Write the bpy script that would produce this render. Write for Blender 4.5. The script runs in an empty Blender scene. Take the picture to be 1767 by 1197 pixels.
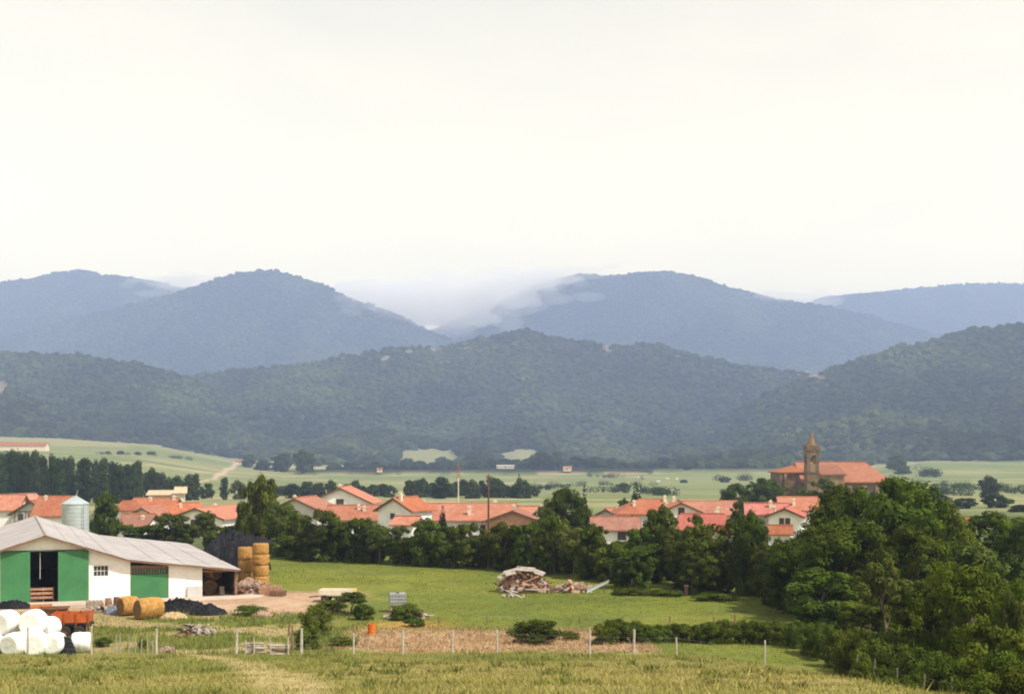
import bpy, bmesh, math, random
import numpy as np
from mathutils import Vector, Matrix

SC = bpy.context.scene
COL = SC.collection
R = math.radians
F = 2427.0            # focal length of the photograph in its own pixels
CX, HY = 883.5, 780.0  # image column of the view axis, image row of the horizon

# ------------------------------------------------------------------ camera
cam = bpy.data.cameras.new('camera')
cam.sensor_width = 36.0
cam.lens = 36.0 * F / 1767.0
cam.shift_y = (HY - 598.5) / 1767.0
cam.clip_start = 0.5
cam.clip_end = 40000
camo = bpy.data.objects.new('camera', cam)
COL.objects.link(camo)
camo.location = (0, 0, 0)
camo.rotation_euler = (R(90), 0, 0)
SC.camera = camo

# ------------------------------------------------------------------ sky, sun, exposure
SUN_AZ, SUN_EL = 121.0, 52.0
w = bpy.data.worlds.new('World'); SC.world = w; w.use_nodes = True
nt = w.node_tree; nt.nodes.clear()
sky = nt.nodes.new('ShaderNodeTexSky'); sky.sky_type = 'NISHITA'; sky.sun_disc = False
sky.sun_elevation = R(SUN_EL); sky.sun_rotation = R(SUN_AZ)
sky.dust_density = 1.5; sky.altitude = 500
# a thin white veil of haze and high cloud over the whole dome: its slant path thickens towards the horizon
tc = nt.nodes.new('ShaderNodeTexCoord'); sp = nt.nodes.new('ShaderNodeSeparateXYZ')
nt.links.new(tc.outputs['Generated'], sp.inputs[0])
def mth(op, a, b=None):
    n = nt.nodes.new('ShaderNodeMath'); n.operation = op
    for i, v in enumerate((a, b)):
        if v is None: continue
        if isinstance(v, (int, float)): n.inputs[i].default_value = v
        else: nt.links.new(v, n.inputs[i])
    return n.outputs[0]
VEIL_TAU = 0.10
cn = nt.nodes.new('ShaderNodeTexNoise'); cn.inputs['Scale'].default_value = 2.6; cn.inputs['Detail'].default_value = 4; cn.inputs['Roughness'].default_value = 0.55
cmap = nt.nodes.new('ShaderNodeMapping'); cmap.inputs['Scale'].default_value = (1, 1, 3.2)
nt.links.new(tc.outputs['Generated'], cmap.inputs[0]); nt.links.new(cmap.outputs[0], cn.inputs['Vector'])
veil = mth('MULTIPLY', mth('ADD', mth('MULTIPLY', cn.outputs['Fac'], 0.7), 0.65), -VEIL_TAU)   # thin cloud, a little uneven
slant = mth('DIVIDE', veil, mth('MAXIMUM', sp.outputs['Z'], 0.05))
fac = mth('SUBTRACT', 1.0, mth('EXPONENT', slant))
mixs = nt.nodes.new('ShaderNodeMix'); mixs.data_type = 'RGBA'
nt.links.new(fac, mixs.inputs[0]); nt.links.new(sky.outputs[0], mixs.inputs[6])
mixs.inputs[7].default_value = (25.9, 20.7, 10.0, 1)
bg = nt.nodes.new('ShaderNodeBackground'); bg.inputs[1].default_value = 0.1
wo = nt.nodes.new('ShaderNodeOutputWorld')
nt.links.new(mixs.outputs[2], bg.inputs[0]); nt.links.new(bg.outputs[0], wo.inputs[0])

sl = bpy.data.lights.new('sun', 'SUN'); sl.energy = 5.0; sl.angle = R(0.53); sl.color = (1.0, 0.93, 0.82)
so = bpy.data.objects.new('sun', sl); COL.objects.link(so)
sdir = Vector((math.sin(R(SUN_AZ)) * math.cos(R(SUN_EL)), math.cos(R(SUN_AZ)) * math.cos(R(SUN_EL)), math.sin(R(SUN_EL))))
so.rotation_euler = sdir.to_track_quat('Z', 'Y').to_euler()
so.location = (60, -40, 80)

SC.view_settings.view_transform = 'Standard'
SC.view_settings.look = 'None'
SC.view_settings.exposure = 0.47
SC.view_settings.gamma = 1.0
SC.view_settings.use_curve_mapping = False
SC.render.engine = 'CYCLES'
SC.cycles.volume_bounces = 14
SC.cycles.max_bounces = 16
SC.cycles.diffuse_bounces = 3
SC.cycles.transparent_max_bounces = 12
SC.cycles.filter_width = 1.9
SC.cycles.use_denoising = True

rng = np.random.default_rng(7)
rnd = random.Random(11)

# ------------------------------------------------------------------ small helpers
def at(px, py, d):
    return Vector(((px - CX) * d / F, d, (HY - py) * d / F))
def X(px, d): return (px - CX) * d / F
def Z(py, d): return (HY - py) * d / F

def tag(o, label=None, cat=None, group=None, kind=None):
    if label: o['label'] = label
    if cat: o['category'] = cat
    if group: o['group'] = group
    if kind: o['kind'] = kind
    return o

def empty(name, loc=(0, 0, 0), rz=0.0):
    o = bpy.data.objects.new(name, None); COL.objects.link(o)
    o.empty_display_size = 0.3
    o.location = loc; o.rotation_euler = (0, 0, rz)
    return o

def link_mesh(name, me, m, parent=None):
    o = bpy.data.objects.new(name, me); COL.objects.link(o)
    if m is not None:
        me.materials.clear(); me.materials.append(m)
    if parent is not None: o.parent = parent
    return o

def mesh_np(name, V, Fc, smooth=False):
    V = np.asarray(V, dtype=np.float32); Fc = np.asarray(Fc, dtype=np.int32)
    me = bpy.data.meshes.new(name)
    n, k = Fc.shape
    me.vertices.add(len(V)); me.vertices.foreach_set('co', V.ravel())
    me.loops.add(n * k); me.loops.foreach_set('vertex_index', Fc.ravel())
    me.polygons.add(n); me.polygons.foreach_set('loop_start', np.arange(0, n * k, k, dtype=np.int32))
    me.polygons.foreach_set('use_smooth', np.full(n, smooth))
    me.update(calc_edges=True)
    return me

class MB:
    """collects simple shapes, then becomes ONE mesh object"""
    def __init__(s): s.v = []; s.f = []
    def add(s, vs, fs):
        n = len(s.v); s.v += [tuple(v) for v in vs]; s.f += [tuple(i + n for i in f) for f in fs]; return s
    def box(s, x0, x1, y0, y1, z0, z1):
        return s.add([(x0, y0, z0), (x1, y0, z0), (x1, y1, z0), (x0, y1, z0), (x0, y0, z1), (x1, y0, z1), (x1, y1, z1), (x0, y1, z1)],
                     [(0, 3, 2, 1), (4, 5, 6, 7), (0, 1, 5, 4), (1, 2, 6, 5), (2, 3, 7, 6), (3, 0, 4, 7)])
    def prism(s, poly, a, b):
        """poly: list of 3-D points; extruded from offset a to offset b (vectors)"""
        n = len(poly); a = Vector(a); b = Vector(b)
        vs = [Vector(p) + a for p in poly] + [Vector(p) + b for p in poly]
        fs = [tuple(range(n))[::-1], tuple(range(n, 2 * n))] + [(i, (i + 1) % n, n + (i + 1) % n, n + i) for i in range(n)]
        return s.add(vs, fs)
    def tube(s, p0, p1, r0, r1=None, seg=8, cap=True):
        r1 = r0 if r1 is None else r1
        p0 = Vector(p0); p1 = Vector(p1); ax = (p1 - p0)
        if ax.length < 1e-6: return s
        q = ax.to_track_quat('Z', 'Y')
        vs = []
        for p, r in ((p0, r0), (p1, r1)):
            for i in range(seg):
                a = 2 * math.pi * i / seg
                vs.append(p + q @ Vector((r * math.cos(a), r * math.sin(a), 0)))
        fs = [(i, (i + 1) % seg, seg + (i + 1) % seg, seg + i) for i in range(seg)]
        if cap: fs += [tuple(range(seg))[::-1], tuple(range(seg, 2 * seg))]
        return s.add(vs, fs)
    def path(s, pts, rs, seg=7):
        for i in range(len(pts) - 1): s.tube(pts[i], pts[i + 1], rs[i], rs[i + 1], seg, True)
        return s
    def lathe(s, prof, seg=20, c=(0, 0, 0)):
        c = Vector(c); vs = []; fs = []; m = len(prof)
        for i in range(seg):
            a = 2 * math.pi * i / seg
            for r, z in prof: vs.append(c + Vector((r * math.cos(a), r * math.sin(a), z)))
        for i in range(seg):
            j = (i + 1) % seg
            for k in range(m - 1): fs.append((i * m + k, j * m + k, j * m + k + 1, i * m + k + 1))
        return s.add(vs, fs)
    def mesh(s, name, smooth=False):
        me = bpy.data.meshes.new(name); me.from_pydata([tuple(v) for v in s.v], [], s.f); me.update()
        bm = bmesh.new(); bm.from_mesh(me); bmesh.ops.recalc_face_normals(bm, faces=bm.faces); bm.to_mesh(me); bm.free()
        if smooth: me.polygons.foreach_set('use_smooth', [True] * len(me.polygons))
        return me
    def build(s, name, m, parent=None, smooth=False):
        return link_mesh(name, s.mesh(name, smooth), m, parent)

def copy_tree(o, parent=None):
    c = o.copy(); COL.objects.link(c)
    if parent is not None: c.parent = parent
    for ch in list(o.children): copy_tree(ch, c)
    return c

# value noise for terrain and shapes
def _hash(ix, iy, seed):
    h = (ix.astype(np.int64) * 374761393 + iy.astype(np.int64) * 668265263 + seed * 1442695041) & 0x7fffffff
    h = ((h ^ (h >> 13)) * 1274126177) & 0x7fffffff
    return ((h ^ (h >> 16)) & 0xffff) / 65535.0
def vn(x, y, seed=0):
    x = np.asarray(x, float); y = np.asarray(y, float)
    ix = np.floor(x); iy = np.floor(y); fx = x - ix; fy = y - iy
    fx = fx * fx * (3 - 2 * fx); fy = fy * fy * (3 - 2 * fy)
    a = _hash(ix, iy, seed); b = _hash(ix + 1, iy, seed); c = _hash(ix, iy + 1, seed); d = _hash(ix + 1, iy + 1, seed)
    return (a + (b - a) * fx) * (1 - fy) + (c + (d - c) * fx) * fy
def fbm(x, y, seed=0, o=4):
    t = 0; am = 0.5
    for i in range(o):
        t = t + am * vn(x * 2 ** i + i * 17.3, y * 2 ** i - i * 9.1, seed + i); am *= 0.5
    return t / (1 - 0.5 ** o)
def sstep(a, b, x):
    t = np.clip((np.asarray(x, float) - a) / (b - a), 0, 1); return t * t * (3 - 2 * t)

# ------------------------------------------------------------------ materials
MATS = {}
def nodes(name):
    m = bpy.data.materials.new(name); m.use_nodes = True
    t = m.node_tree; b = t.nodes['Principled BSDF']
    return m, t, b
def mat(name, col, rough=0.85, var=0.25, scale=2.0, bump=0.0, bscale=20.0, metal=0.0, stain=None, spec=0.3):
    if name in MATS: return MATS[name]
    m, t, b = nodes(name)
    b.inputs['Roughness'].default_value = rough; b.inputs['Metallic'].default_value = metal
    b.inputs['Specular IOR Level'].default_value = spec
    tx = t.nodes.new('ShaderNodeTexCoord')
    n = t.nodes.new('ShaderNodeTexNoise'); n.inputs['Scale'].default_value = scale; n.inputs['Detail'].default_value = 6
    t.links.new(tx.outputs['Object'], n.inputs['Vector'])
    mx = t.nodes.new('ShaderNodeMix'); mx.data_type = 'RGBA'
    mr = t.nodes.new('ShaderNodeMapRange'); mr.inputs[1].default_value = 0.3; mr.inputs[2].default_value = 0.7
    t.links.new(n.outputs['Fac'], mr.inputs[0]); t.links.new(mr.outputs[0], mx.inputs[0])
    mx.inputs[6].default_value = (*[c * (1 - var) for c in col], 1)
    mx.inputs[7].default_value = (*[min(0.92, c * (1 + var)) for c in col], 1)
    out = mx.outputs[2]
    if stain:
        n2 = t.nodes.new('ShaderNodeTexNoise'); n2.inputs['Scale'].default_value = stain[1]; n2.inputs['Detail'].default_value = 8
        t.links.new(tx.outputs['Object'], n2.inputs['Vector'])
        m2 = t.nodes.new('ShaderNodeMix'); m2.data_type = 'RGBA'
        r2 = t.nodes.new('ShaderNodeMapRange'); r2.inputs[1].default_value = 0.52; r2.inputs[2].default_value = 0.72
        r2.inputs[4].default_value = stain[2]
        t.links.new(n2.outputs['Fac'], r2.inputs[0]); t.links.new(r2.outputs[0], m2.inputs[0])
        t.links.new(out, m2.inputs[6]); m2.inputs[7].default_value = (*stain[0], 1); out = m2.outputs[2]
    t.links.new(out, b.inputs['Base Color'])
    if bump:
        n3 = t.nodes.new('ShaderNodeTexNoise'); n3.inputs['Scale'].default_value = bscale; n3.inputs['Detail'].default_value = 5
        t.links.new(tx.outputs['Object'], n3.inputs['Vector'])
        bp = t.nodes.new('ShaderNodeBump'); bp.inputs['Strength'].default_value = bump; bp.inputs['Distance'].default_value = 0.1
        t.links.new(n3.outputs['Fac'], bp.inputs['Height']); t.links.new(bp.outputs[0], b.inputs['Normal'])
    MATS[name] = m
    return m

def tile_mat(name, col, col2, axis=0):
    """clay roof tiles: rows of canals running down the slope, patchy colour"""
    m, t, b = nodes(name); b.inputs['Roughness'].default_value = 0.85; b.inputs['Specular IOR Level'].default_value = 0.2
    tx = t.nodes.new('ShaderNodeTexCoord')
    oi = t.nodes.new('ShaderNodeObjectInfo')
    n = t.nodes.new('ShaderNodeTexNoise'); n.inputs['Scale'].default_value = 0.55; n.inputs['Detail'].default_value = 8; n.inputs['Roughness'].default_value = 0.7
    t.links.new(tx.outputs['Object'], n.inputs['Vector'])
    v = t.nodes.new('ShaderNodeTexVoronoi'); v.inputs['Scale'].default_value = 3.2
    t.links.new(tx.outputs['Object'], v.inputs['Vector'])
    mr = t.nodes.new('ShaderNodeMapRange'); mr.inputs[1].default_value = 0.32; mr.inputs[2].default_value = 0.68
    t.links.new(n.outputs['Fac'], mr.inputs[0])
    mx = t.nodes.new('ShaderNodeMix'); mx.data_type = 'RGBA'; mx.inputs[6].default_value = (*col, 1); mx.inputs[7].default_value = (*col2, 1)
    t.links.new(mr.outputs[0], mx.inputs[0])
    hs = t.nodes.new('ShaderNodeHueSaturation'); t.links.new(mx.outputs[2], hs.inputs['Color'])
    mr2 = t.nodes.new('ShaderNodeMapRange'); mr2.inputs[3].default_value = 0.84; mr2.inputs[4].default_value = 1.14
    sx = t.nodes.new('ShaderNodeSeparateColor'); t.links.new(v.outputs['Color'], sx.inputs[0])
    r9 = t.nodes.new('ShaderNodeMapRange'); r9.inputs[3].default_value = 0.74; r9.inputs[4].default_value = 1.2
    t.links.new(oi.outputs['Random'], r9.inputs[0])
    q9 = t.nodes.new('ShaderNodeMath'); q9.operation = 'MULTIPLY'
    t.links.new(sx.outputs[0], mr2.inputs[0]); t.links.new(mr2.outputs[0], q9.inputs[0]); t.links.new(r9.outputs[0], q9.inputs[1]); t.links.new(q9.outputs[0], hs.inputs['Value'])
    r8 = t.nodes.new('ShaderNodeMapRange'); r8.inputs[3].default_value = 0.78; r8.inputs[4].default_value = 1.05
    m8 = t.nodes.new('ShaderNodeMath'); m8.operation = 'MULTIPLY'; m8.inputs[1].default_value = 5.7; f8 = t.nodes.new('ShaderNodeMath'); f8.operation = 'FRACT'
    t.links.new(oi.outputs['Random'], m8.inputs[0]); t.links.new(m8.outputs[0], f8.inputs[0]); t.links.new(f8.outputs[0], r8.inputs[0]); t.links.new(r8.outputs[0], hs.inputs['Saturation'])
    t.links.new(hs.outputs[0], b.inputs['Base Color'])
    wv = t.nodes.new('ShaderNodeTexWave'); wv.bands_direction = 'XY'[axis]; wv.inputs['Scale'].default_value = 1.35
    t.links.new(tx.outputs['Object'], wv.inputs['Vector'])
    bp = t.nodes.new('ShaderNodeBump'); bp.inputs['Strength'].default_value = 0.5; bp.inputs['Distance'].default_value = 0.06
    t.links.new(wv.outputs['Fac'], bp.inputs['Height']); t.links.new(bp.outputs[0], b.inputs['Normal'])
    MATS[name] = m
    return m

def leaf_mat(name, dark, light, scale=0.7, trans=0.25):
    m = bpy.data.materials.new(name); m.use_nodes = True
    t = m.node_tree; t.nodes.clear()
    out = t.nodes.new('ShaderNodeOutputMaterial')
    df = t.nodes.new('ShaderNodeBsdfDiffuse'); tr = t.nodes.new('ShaderNodeBsdfTranslucent'); ms = t.nodes.new('ShaderNodeMixShader')
    ms.inputs[0].default_value = trans
    tx = t.nodes.new('ShaderNodeTexCoord'); oi = t.nodes.new('ShaderNodeObjectInfo')
    ad = t.nodes.new('ShaderNodeVectorMath'); ad.operation = 'ADD'
    t.links.new(tx.outputs['Object'], ad.inputs[0]); t.links.new(oi.outputs['Random'], ad.inputs[1])
    n = t.nodes.new('ShaderNodeTexNoise'); n.inputs['Scale'].default_value = scale; n.inputs['Detail'].default_value = 5; n.inputs['Roughness'].default_value = 0.75
    t.links.new(ad.outputs[0], n.inputs['Vector'])
    mr = t.nodes.new('ShaderNodeMapRange'); mr.inputs[1].default_value = 0.33; mr.inputs[2].default_value = 0.67
    t.links.new(n.outputs['Fac'], mr.inputs[0])
    mx = t.nodes.new('ShaderNodeMix'); mx.data_type = 'RGBA'
    t.links.new(mr.outputs[0], mx.inputs[0]); mx.inputs[6].default_value = (*dark, 1); mx.inputs[7].default_value = (*light, 1)
    hs = t.nodes.new('ShaderNodeHueSaturation'); t.links.new(mx.outputs[2], hs.inputs['Color'])
    r1 = t.nodes.new('ShaderNodeMapRange'); r1.inputs[3].default_value = 0.72; r1.inputs[4].default_value = 1.3
    t.links.new(oi.outputs['Random'], r1.inputs[0]); t.links.new(r1.outputs[0], hs.inputs['Value'])
    mm = t.nodes.new('ShaderNodeMath'); mm.operation = 'MULTIPLY'; mm.inputs[1].default_value = 7.31
    fr = t.nodes.new('ShaderNodeMath'); fr.operation = 'FRACT'
    t.links.new(oi.outputs['Random'], mm.inputs[0]); t.links.new(mm.outputs[0], fr.inputs[0])
    r2 = t.nodes.new('ShaderNodeMapRange'); r2.inputs[3].default_value = 0.482; r2.inputs[4].default_value = 0.522
    t.links.new(fr.outputs[0], r2.inputs[0]); t.links.new(r2.outputs[0], hs.inputs['Hue'])
    for s in (df, tr): t.links.new(hs.outputs[0], s.inputs['Color'])
    t.links.new(df.outputs[0], ms.inputs[1]); t.links.new(tr.outputs[0], ms.inputs[2]); t.links.new(ms.outputs[0], out.inputs['Surface'])
    MATS[name] = m
    return m

def attr_mat(name, rough=0.95, fine=(1.2, 0.35), fine2=(0.12, 0.25), bump=0.5, bscale=3.0, trans=0.0):
    m, t, b = nodes(name); b.inputs['Roughness'].default_value = rough; b.inputs['Specular IOR Level'].default_value = 0.1
    a = t.nodes.new('ShaderNodeAttribute'); a.attribute_name = 'Col'
    tx = t.nodes.new('ShaderNodeTexCoord')
    val = None
    for sc_, am in (fine, fine2):
        n = t.nodes.new('ShaderNodeTexNoise'); n.inputs['Scale'].default_value = sc_; n.inputs['Detail'].default_value = 7; n.inputs['Roughness'].default_value = 0.65
        t.links.new(tx.outputs['Object'], n.inputs['Vector'])
        r = t.nodes.new('ShaderNodeMapRange'); r.inputs[1].default_value = 0.25; r.inputs[2].default_value = 0.75
        r.inputs[3].default_value = 1 - am; r.inputs[4].default_value = 1 + am
        t.links.new(n.outputs['Fac'], r.inputs[0])
        if val is None: val = r.outputs[0]
        else:
            q = t.nodes.new('ShaderNodeMath'); q.operation = 'MULTIPLY'; t.links.new(val, q.inputs[0]); t.links.new(r.outputs[0], q.inputs[1]); val = q.outputs[0]
    hs = t.nodes.new('ShaderNodeHueSaturation'); t.links.new(a.outputs['Color'], hs.inputs['Color']); t.links.new(val, hs.inputs['Value'])
    t.links.new(hs.outputs[0], b.inputs['Base Color'])
    if bump:
        n3 = t.nodes.new('ShaderNodeTexNoise'); n3.inputs['Scale'].default_value = bscale; n3.inputs['Detail'].default_value = 6
        t.links.new(tx.outputs['Object'], n3.inputs['Vector'])
        bp = t.nodes.new('ShaderNodeBump'); bp.inputs['Strength'].default_value = bump; bp.inputs['Distance'].default_value = 0.25
        t.links.new(n3.outputs['Fac'], bp.inputs['Height']); t.links.new(bp.outputs[0], b.inputs['Normal'])
    MATS[name] = m
    return m

M_WHITE = mat('white_wall', (0.80, 0.79, 0.78), 0.9, 0.05, 0.8, 0.15, 8.0, stain=((0.55, 0.50, 0.43), 1.3, 0.35))
M_CREAM = mat('cream_wall', (0.62, 0.54, 0.43), 0.9, 0.10, 0.8)
M_GREYW = mat('grey_wall', (0.50, 0.49, 0.48), 0.9, 0.10, 0.8)
M_BRICK = mat('pink_brick_wall', (0.50, 0.27, 0.19), 0.9, 0.18, 3.0)
M_TAN = mat('tan_wall', (0.50, 0.42, 0.30), 0.9, 0.12, 1.0)
M_STONE = mat('church_stone', (0.145, 0.098, 0.056), 0.95, 0.28, 0.9, 0.5, 2.5, stain=((0.07, 0.055, 0.04), 0.5, 0.7))
M_STONEL = mat('pale_lit_church_stone', (0.22, 0.150, 0.088), 0.95, 0.25, 1.2, 0.4, 3.0, stain=((0.12, 0.09, 0.06), 0.6, 0.6))  # church stone with sunlight put into the colour, for lit faces and trim
T_ORANGE = tile_mat('orange_tiles', (0.31, 0.080, 0.032), (0.38, 0.150, 0.074))
T_PINK = tile_mat('pink_tiles', (0.29, 0.090, 0.046), (0.37, 0.160, 0.096))
T_CHURCH = tile_mat('church_tiles', (0.25, 0.078, 0.034), (0.31, 0.125, 0.062))
T_RED = tile_mat('red_tiles', (0.33, 0.055, 0.032), (0.37, 0.095, 0.06))
M_GLASS = mat('dark_pane', (0.05, 0.055, 0.06), 0.2, 0.1, 1.0, spec=0.5)
M_BROWNW = mat('brown_timber', (0.11, 0.06, 0.035), 0.8, 0.25, 3.0)
M_GREEND = mat('green_paint', (0.045, 0.180, 0.070), 0.6, 0.12, 0.9, stain=((0.07, 0.19, 0.10), 1.6, 0.5))
M_SHEET = mat('fibre_cement', (0.34, 0.315, 0.31), 0.85, 0.14, 0.35, 0.2, 6.0, stain=((0.22, 0.20, 0.19), 0.7, 0.7))
M_DARKM = mat('dark_metal', (0.05, 0.05, 0.05), 0.6, 0.2, 3.0)
M_GALV = mat('galvanised', (0.38, 0.43, 0.45), 0.5, 0.10, 1.2, metal=0.15, stain=((0.40, 0.42, 0.43), 2.0, 0.4))
M_STRAW = mat('straw_bale', (0.40, 0.215, 0.06), 0.95, 0.30, 5.0, 0.8, 14.0)
M_STRAWD = mat('shaded_straw_end', (0.17, 0.10, 0.05), 0.95, 0.35, 6.0, 0.8, 14.0)  # shade on the bale ends put into a darker straw colour
M_WRAP = mat('white_film', (0.82, 0.82, 0.80), 0.35, 0.04, 2.0, 0.12, 6.0, spec=0.5)
M_BLACKP = mat('black_plastic', (0.010, 0.010, 0.013), 0.62, 0.3, 2.0, 0.3, 4.0, spec=0.12)
M_ORANGE = mat('orange_paint', (0.42, 0.095, 0.02), 0.55, 0.15, 2.0, stain=((0.30, 0.08, 0.03), 3.0, 0.6))
M_RUST = mat('rusty_steel', (0.16, 0.075, 0.045), 0.85, 0.35, 4.0)
M_RUBBER = mat('tyre_rubber', (0.025, 0.025, 0.025), 0.8, 0.2, 5.0)
M_WOOD = mat('grey_wood', (0.34, 0.29, 0.24), 0.9, 0.25, 5.0, 0.3, 18.0)
M_WOODP = mat('pale_post', (0.42, 0.38, 0.32), 0.9, 0.2, 5.0, 0.3, 18.0)
M_WOODB = mat('brown_wood', (0.21, 0.12, 0.075), 0.9, 0.3, 5.0, 0.3, 18.0)
M_WOODR = mat('reddish_wood', (0.36, 0.20, 0.13), 0.9, 0.3, 5.0)
M_RUBB = mat('pink_rubble', (0.30, 0.19, 0.135), 0.95, 0.35, 3.0)
M_STONEG = mat('grey_rubble', (0.32, 0.285, 0.26), 0.95, 0.35, 3.0)
M_CONC = mat('concrete', (0.46, 0.38, 0.31), 0.95, 0.15, 0.8, 0.2, 6.0)
M_CREAMP = mat('cream_paint', (0.66, 0.58, 0.47), 0.7, 0.1, 2.0)
M_BLUE = mat('pale_blue_paint', (0.50, 0.60, 0.66), 0.6, 0.15, 2.0)
M_BARK = mat('bark', (0.13, 0.10, 0.075), 0.95, 0.3, 6.0, 0.5, 14.0)
M_WIRE = mat('wire', (0.25, 0.25, 0.25), 0.5, 0.1, 2.0, metal=0.6)
M_YELLOW = mat('yellow_paint', (0.65, 0.42, 0.08), 0.6, 0.1, 2.0)
M_COW = mat('pale_hide', (0.70, 0.66, 0.58), 0.9, 0.1, 2.0)
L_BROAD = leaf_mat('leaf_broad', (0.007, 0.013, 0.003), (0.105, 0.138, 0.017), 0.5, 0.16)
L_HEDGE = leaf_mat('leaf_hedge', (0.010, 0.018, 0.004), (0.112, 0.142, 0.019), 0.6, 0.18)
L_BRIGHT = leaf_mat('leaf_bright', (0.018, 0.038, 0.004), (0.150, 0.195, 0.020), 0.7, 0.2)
L_OLIVE = leaf_mat('leaf_olive', (0.030, 0.042, 0.010), (0.130, 0.150, 0.030), 0.9)
L_SHRUB = leaf_mat('leaf_shrub', (0.014, 0.027, 0.005), (0.120, 0.150, 0.020), 1.5, 0.18)
L_DARK = leaf_mat('leaf_conifer', (0.010, 0.020, 0.010), (0.030, 0.046, 0.020), 1.2, 0.1)
L_FAR = leaf_mat('leaf_far', (0.022, 0.036, 0.014), (0.055, 0.075, 0.025), 0.35)
L_POP = leaf_mat('leaf_poplar', (0.020, 0.034, 0.014), (0.048, 0.068, 0.024), 0.3)

# ------------------------------------------------------------------ terrain height
_PY = [-300, -60, 0, 32, 72, 80, 90, 125, 160, 200, 250, 430, 500, 700, 1000, 1500, 2000, 20000]
_PZ = [30, 4.5, -1.6, -5.5, -10.4, -11.6, -12, -12, -12, -13.2, -14, -17, -17.2, -20, -23, -22, -20, -20]
def px_of(x, y): return CX + F * x / np.maximum(y, 1.0)

def sil(pts):
    a = np.array(pts, float); return a[:, 0], a[:, 1]
HILLS = [  # (silhouette in image columns/rows, ridge distance, foot distance, gully amplitude)
    (sil([(-900, 560), (-400, 585), (0, 612), (60, 609), (130, 615), (200, 624), (260, 636), (330, 655), (400, 690), (500, 730), (620, 790), (900, 820), (2600, 820)]), 2900, 1720, 30),
    (sil([(-900, 700), (0, 700), (200, 680), (330, 652), (400, 641), (480, 634), (550, 625), (620, 613), (690, 602), (750, 599), (830, 589), (870, 580), (905, 570), (945, 580), (1000, 589), (1060, 598), (1110, 592), (1150, 600), (1200, 616), (1260, 630), (1330, 638), (1400, 646), (1470, 668), (1560, 700), (1700, 750), (1900, 790), (2600, 810)]), 3300, 2020, 44),
    (sil([(-900, 820), (1100, 810), (1250, 720), (1330, 680), (1400, 650), (1470, 627), (1540, 607), (1600, 592), (1680, 569), (1767, 561), (2000, 545), (2600, 560)]), 2700, 1620, 30),
    (sil([(-900, 560), (-300, 610), (0, 670), (60, 695), (110, 719), (200, 752), (260, 780), (330, 800), (2600, 830)]), 2250, 1690, 8),
    (sil([(-1200, 500), (-500, 480), (0, 489), (50, 484), (95, 472), (135, 467), (175, 474), (230, 482), (290, 491), (330, 505), (450, 545), (600, 600), (800, 700), (2600, 800)]), 7200, 4300, 75),
    (sil([(-1200, 760), (-200, 640), (100, 560), (250, 520), (320, 503), (350, 492), (400, 477), (440, 470), (475, 469), (510, 479), (560, 497), (600, 515), (650, 532), (700, 551), (740, 572), (800, 600), (1000, 690), (2600, 800)]), 6000, 3900, 75),
    (sil([(-1200, 790), (400, 700), (640, 620), (740, 576), (780, 558), (800, 547), (860, 522), (900, 502), (960, 484), (1000, 475), (1060, 477), (1100, 472), (1150, 470), (1190, 476), (1230, 489), (1300, 509), (1360, 521), (1400, 527), (1500, 546), (1600, 574), (1700, 602), (1900, 650), (2600, 760)]), 6500, 4100, 75),
    (sil([(-1200, 780), (1000, 620), (1250, 545), (1390, 526), (1430, 514), (1500, 507), (1570, 500), (1650, 492), (1767, 491), (2100, 480), (2600, 520), (3000, 540)]), 8300, 5200, 75),
]
def near_z(x, y):
    z = np.interp(y, _PY, _PZ)
    z = z - 0.21 * np.clip(x - 9.5, 0, 18) * (1 - sstep(70, 84, y)) * sstep(5, 30, y)
    z = np.maximum(z, np.where(y < 100, -12.6, -1e9))
    am = 0.16 * sstep(-20, 20, y) * (1 - 0.75 * sstep(78, 92, y) * (1 - sstep(150, 165, y)))
    z = z + am * (fbm(x / 7, y / 7, 3) - 0.5) * 2 + 0.6 * am * (fbm(x / 1.7, y / 1.7, 5, 3) - 0.5) * 2
    z = z + 1.6 * (fbm(x / 90, y / 90, 9) - 0.5) * sstep(280, 600, y)
    return z
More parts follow.
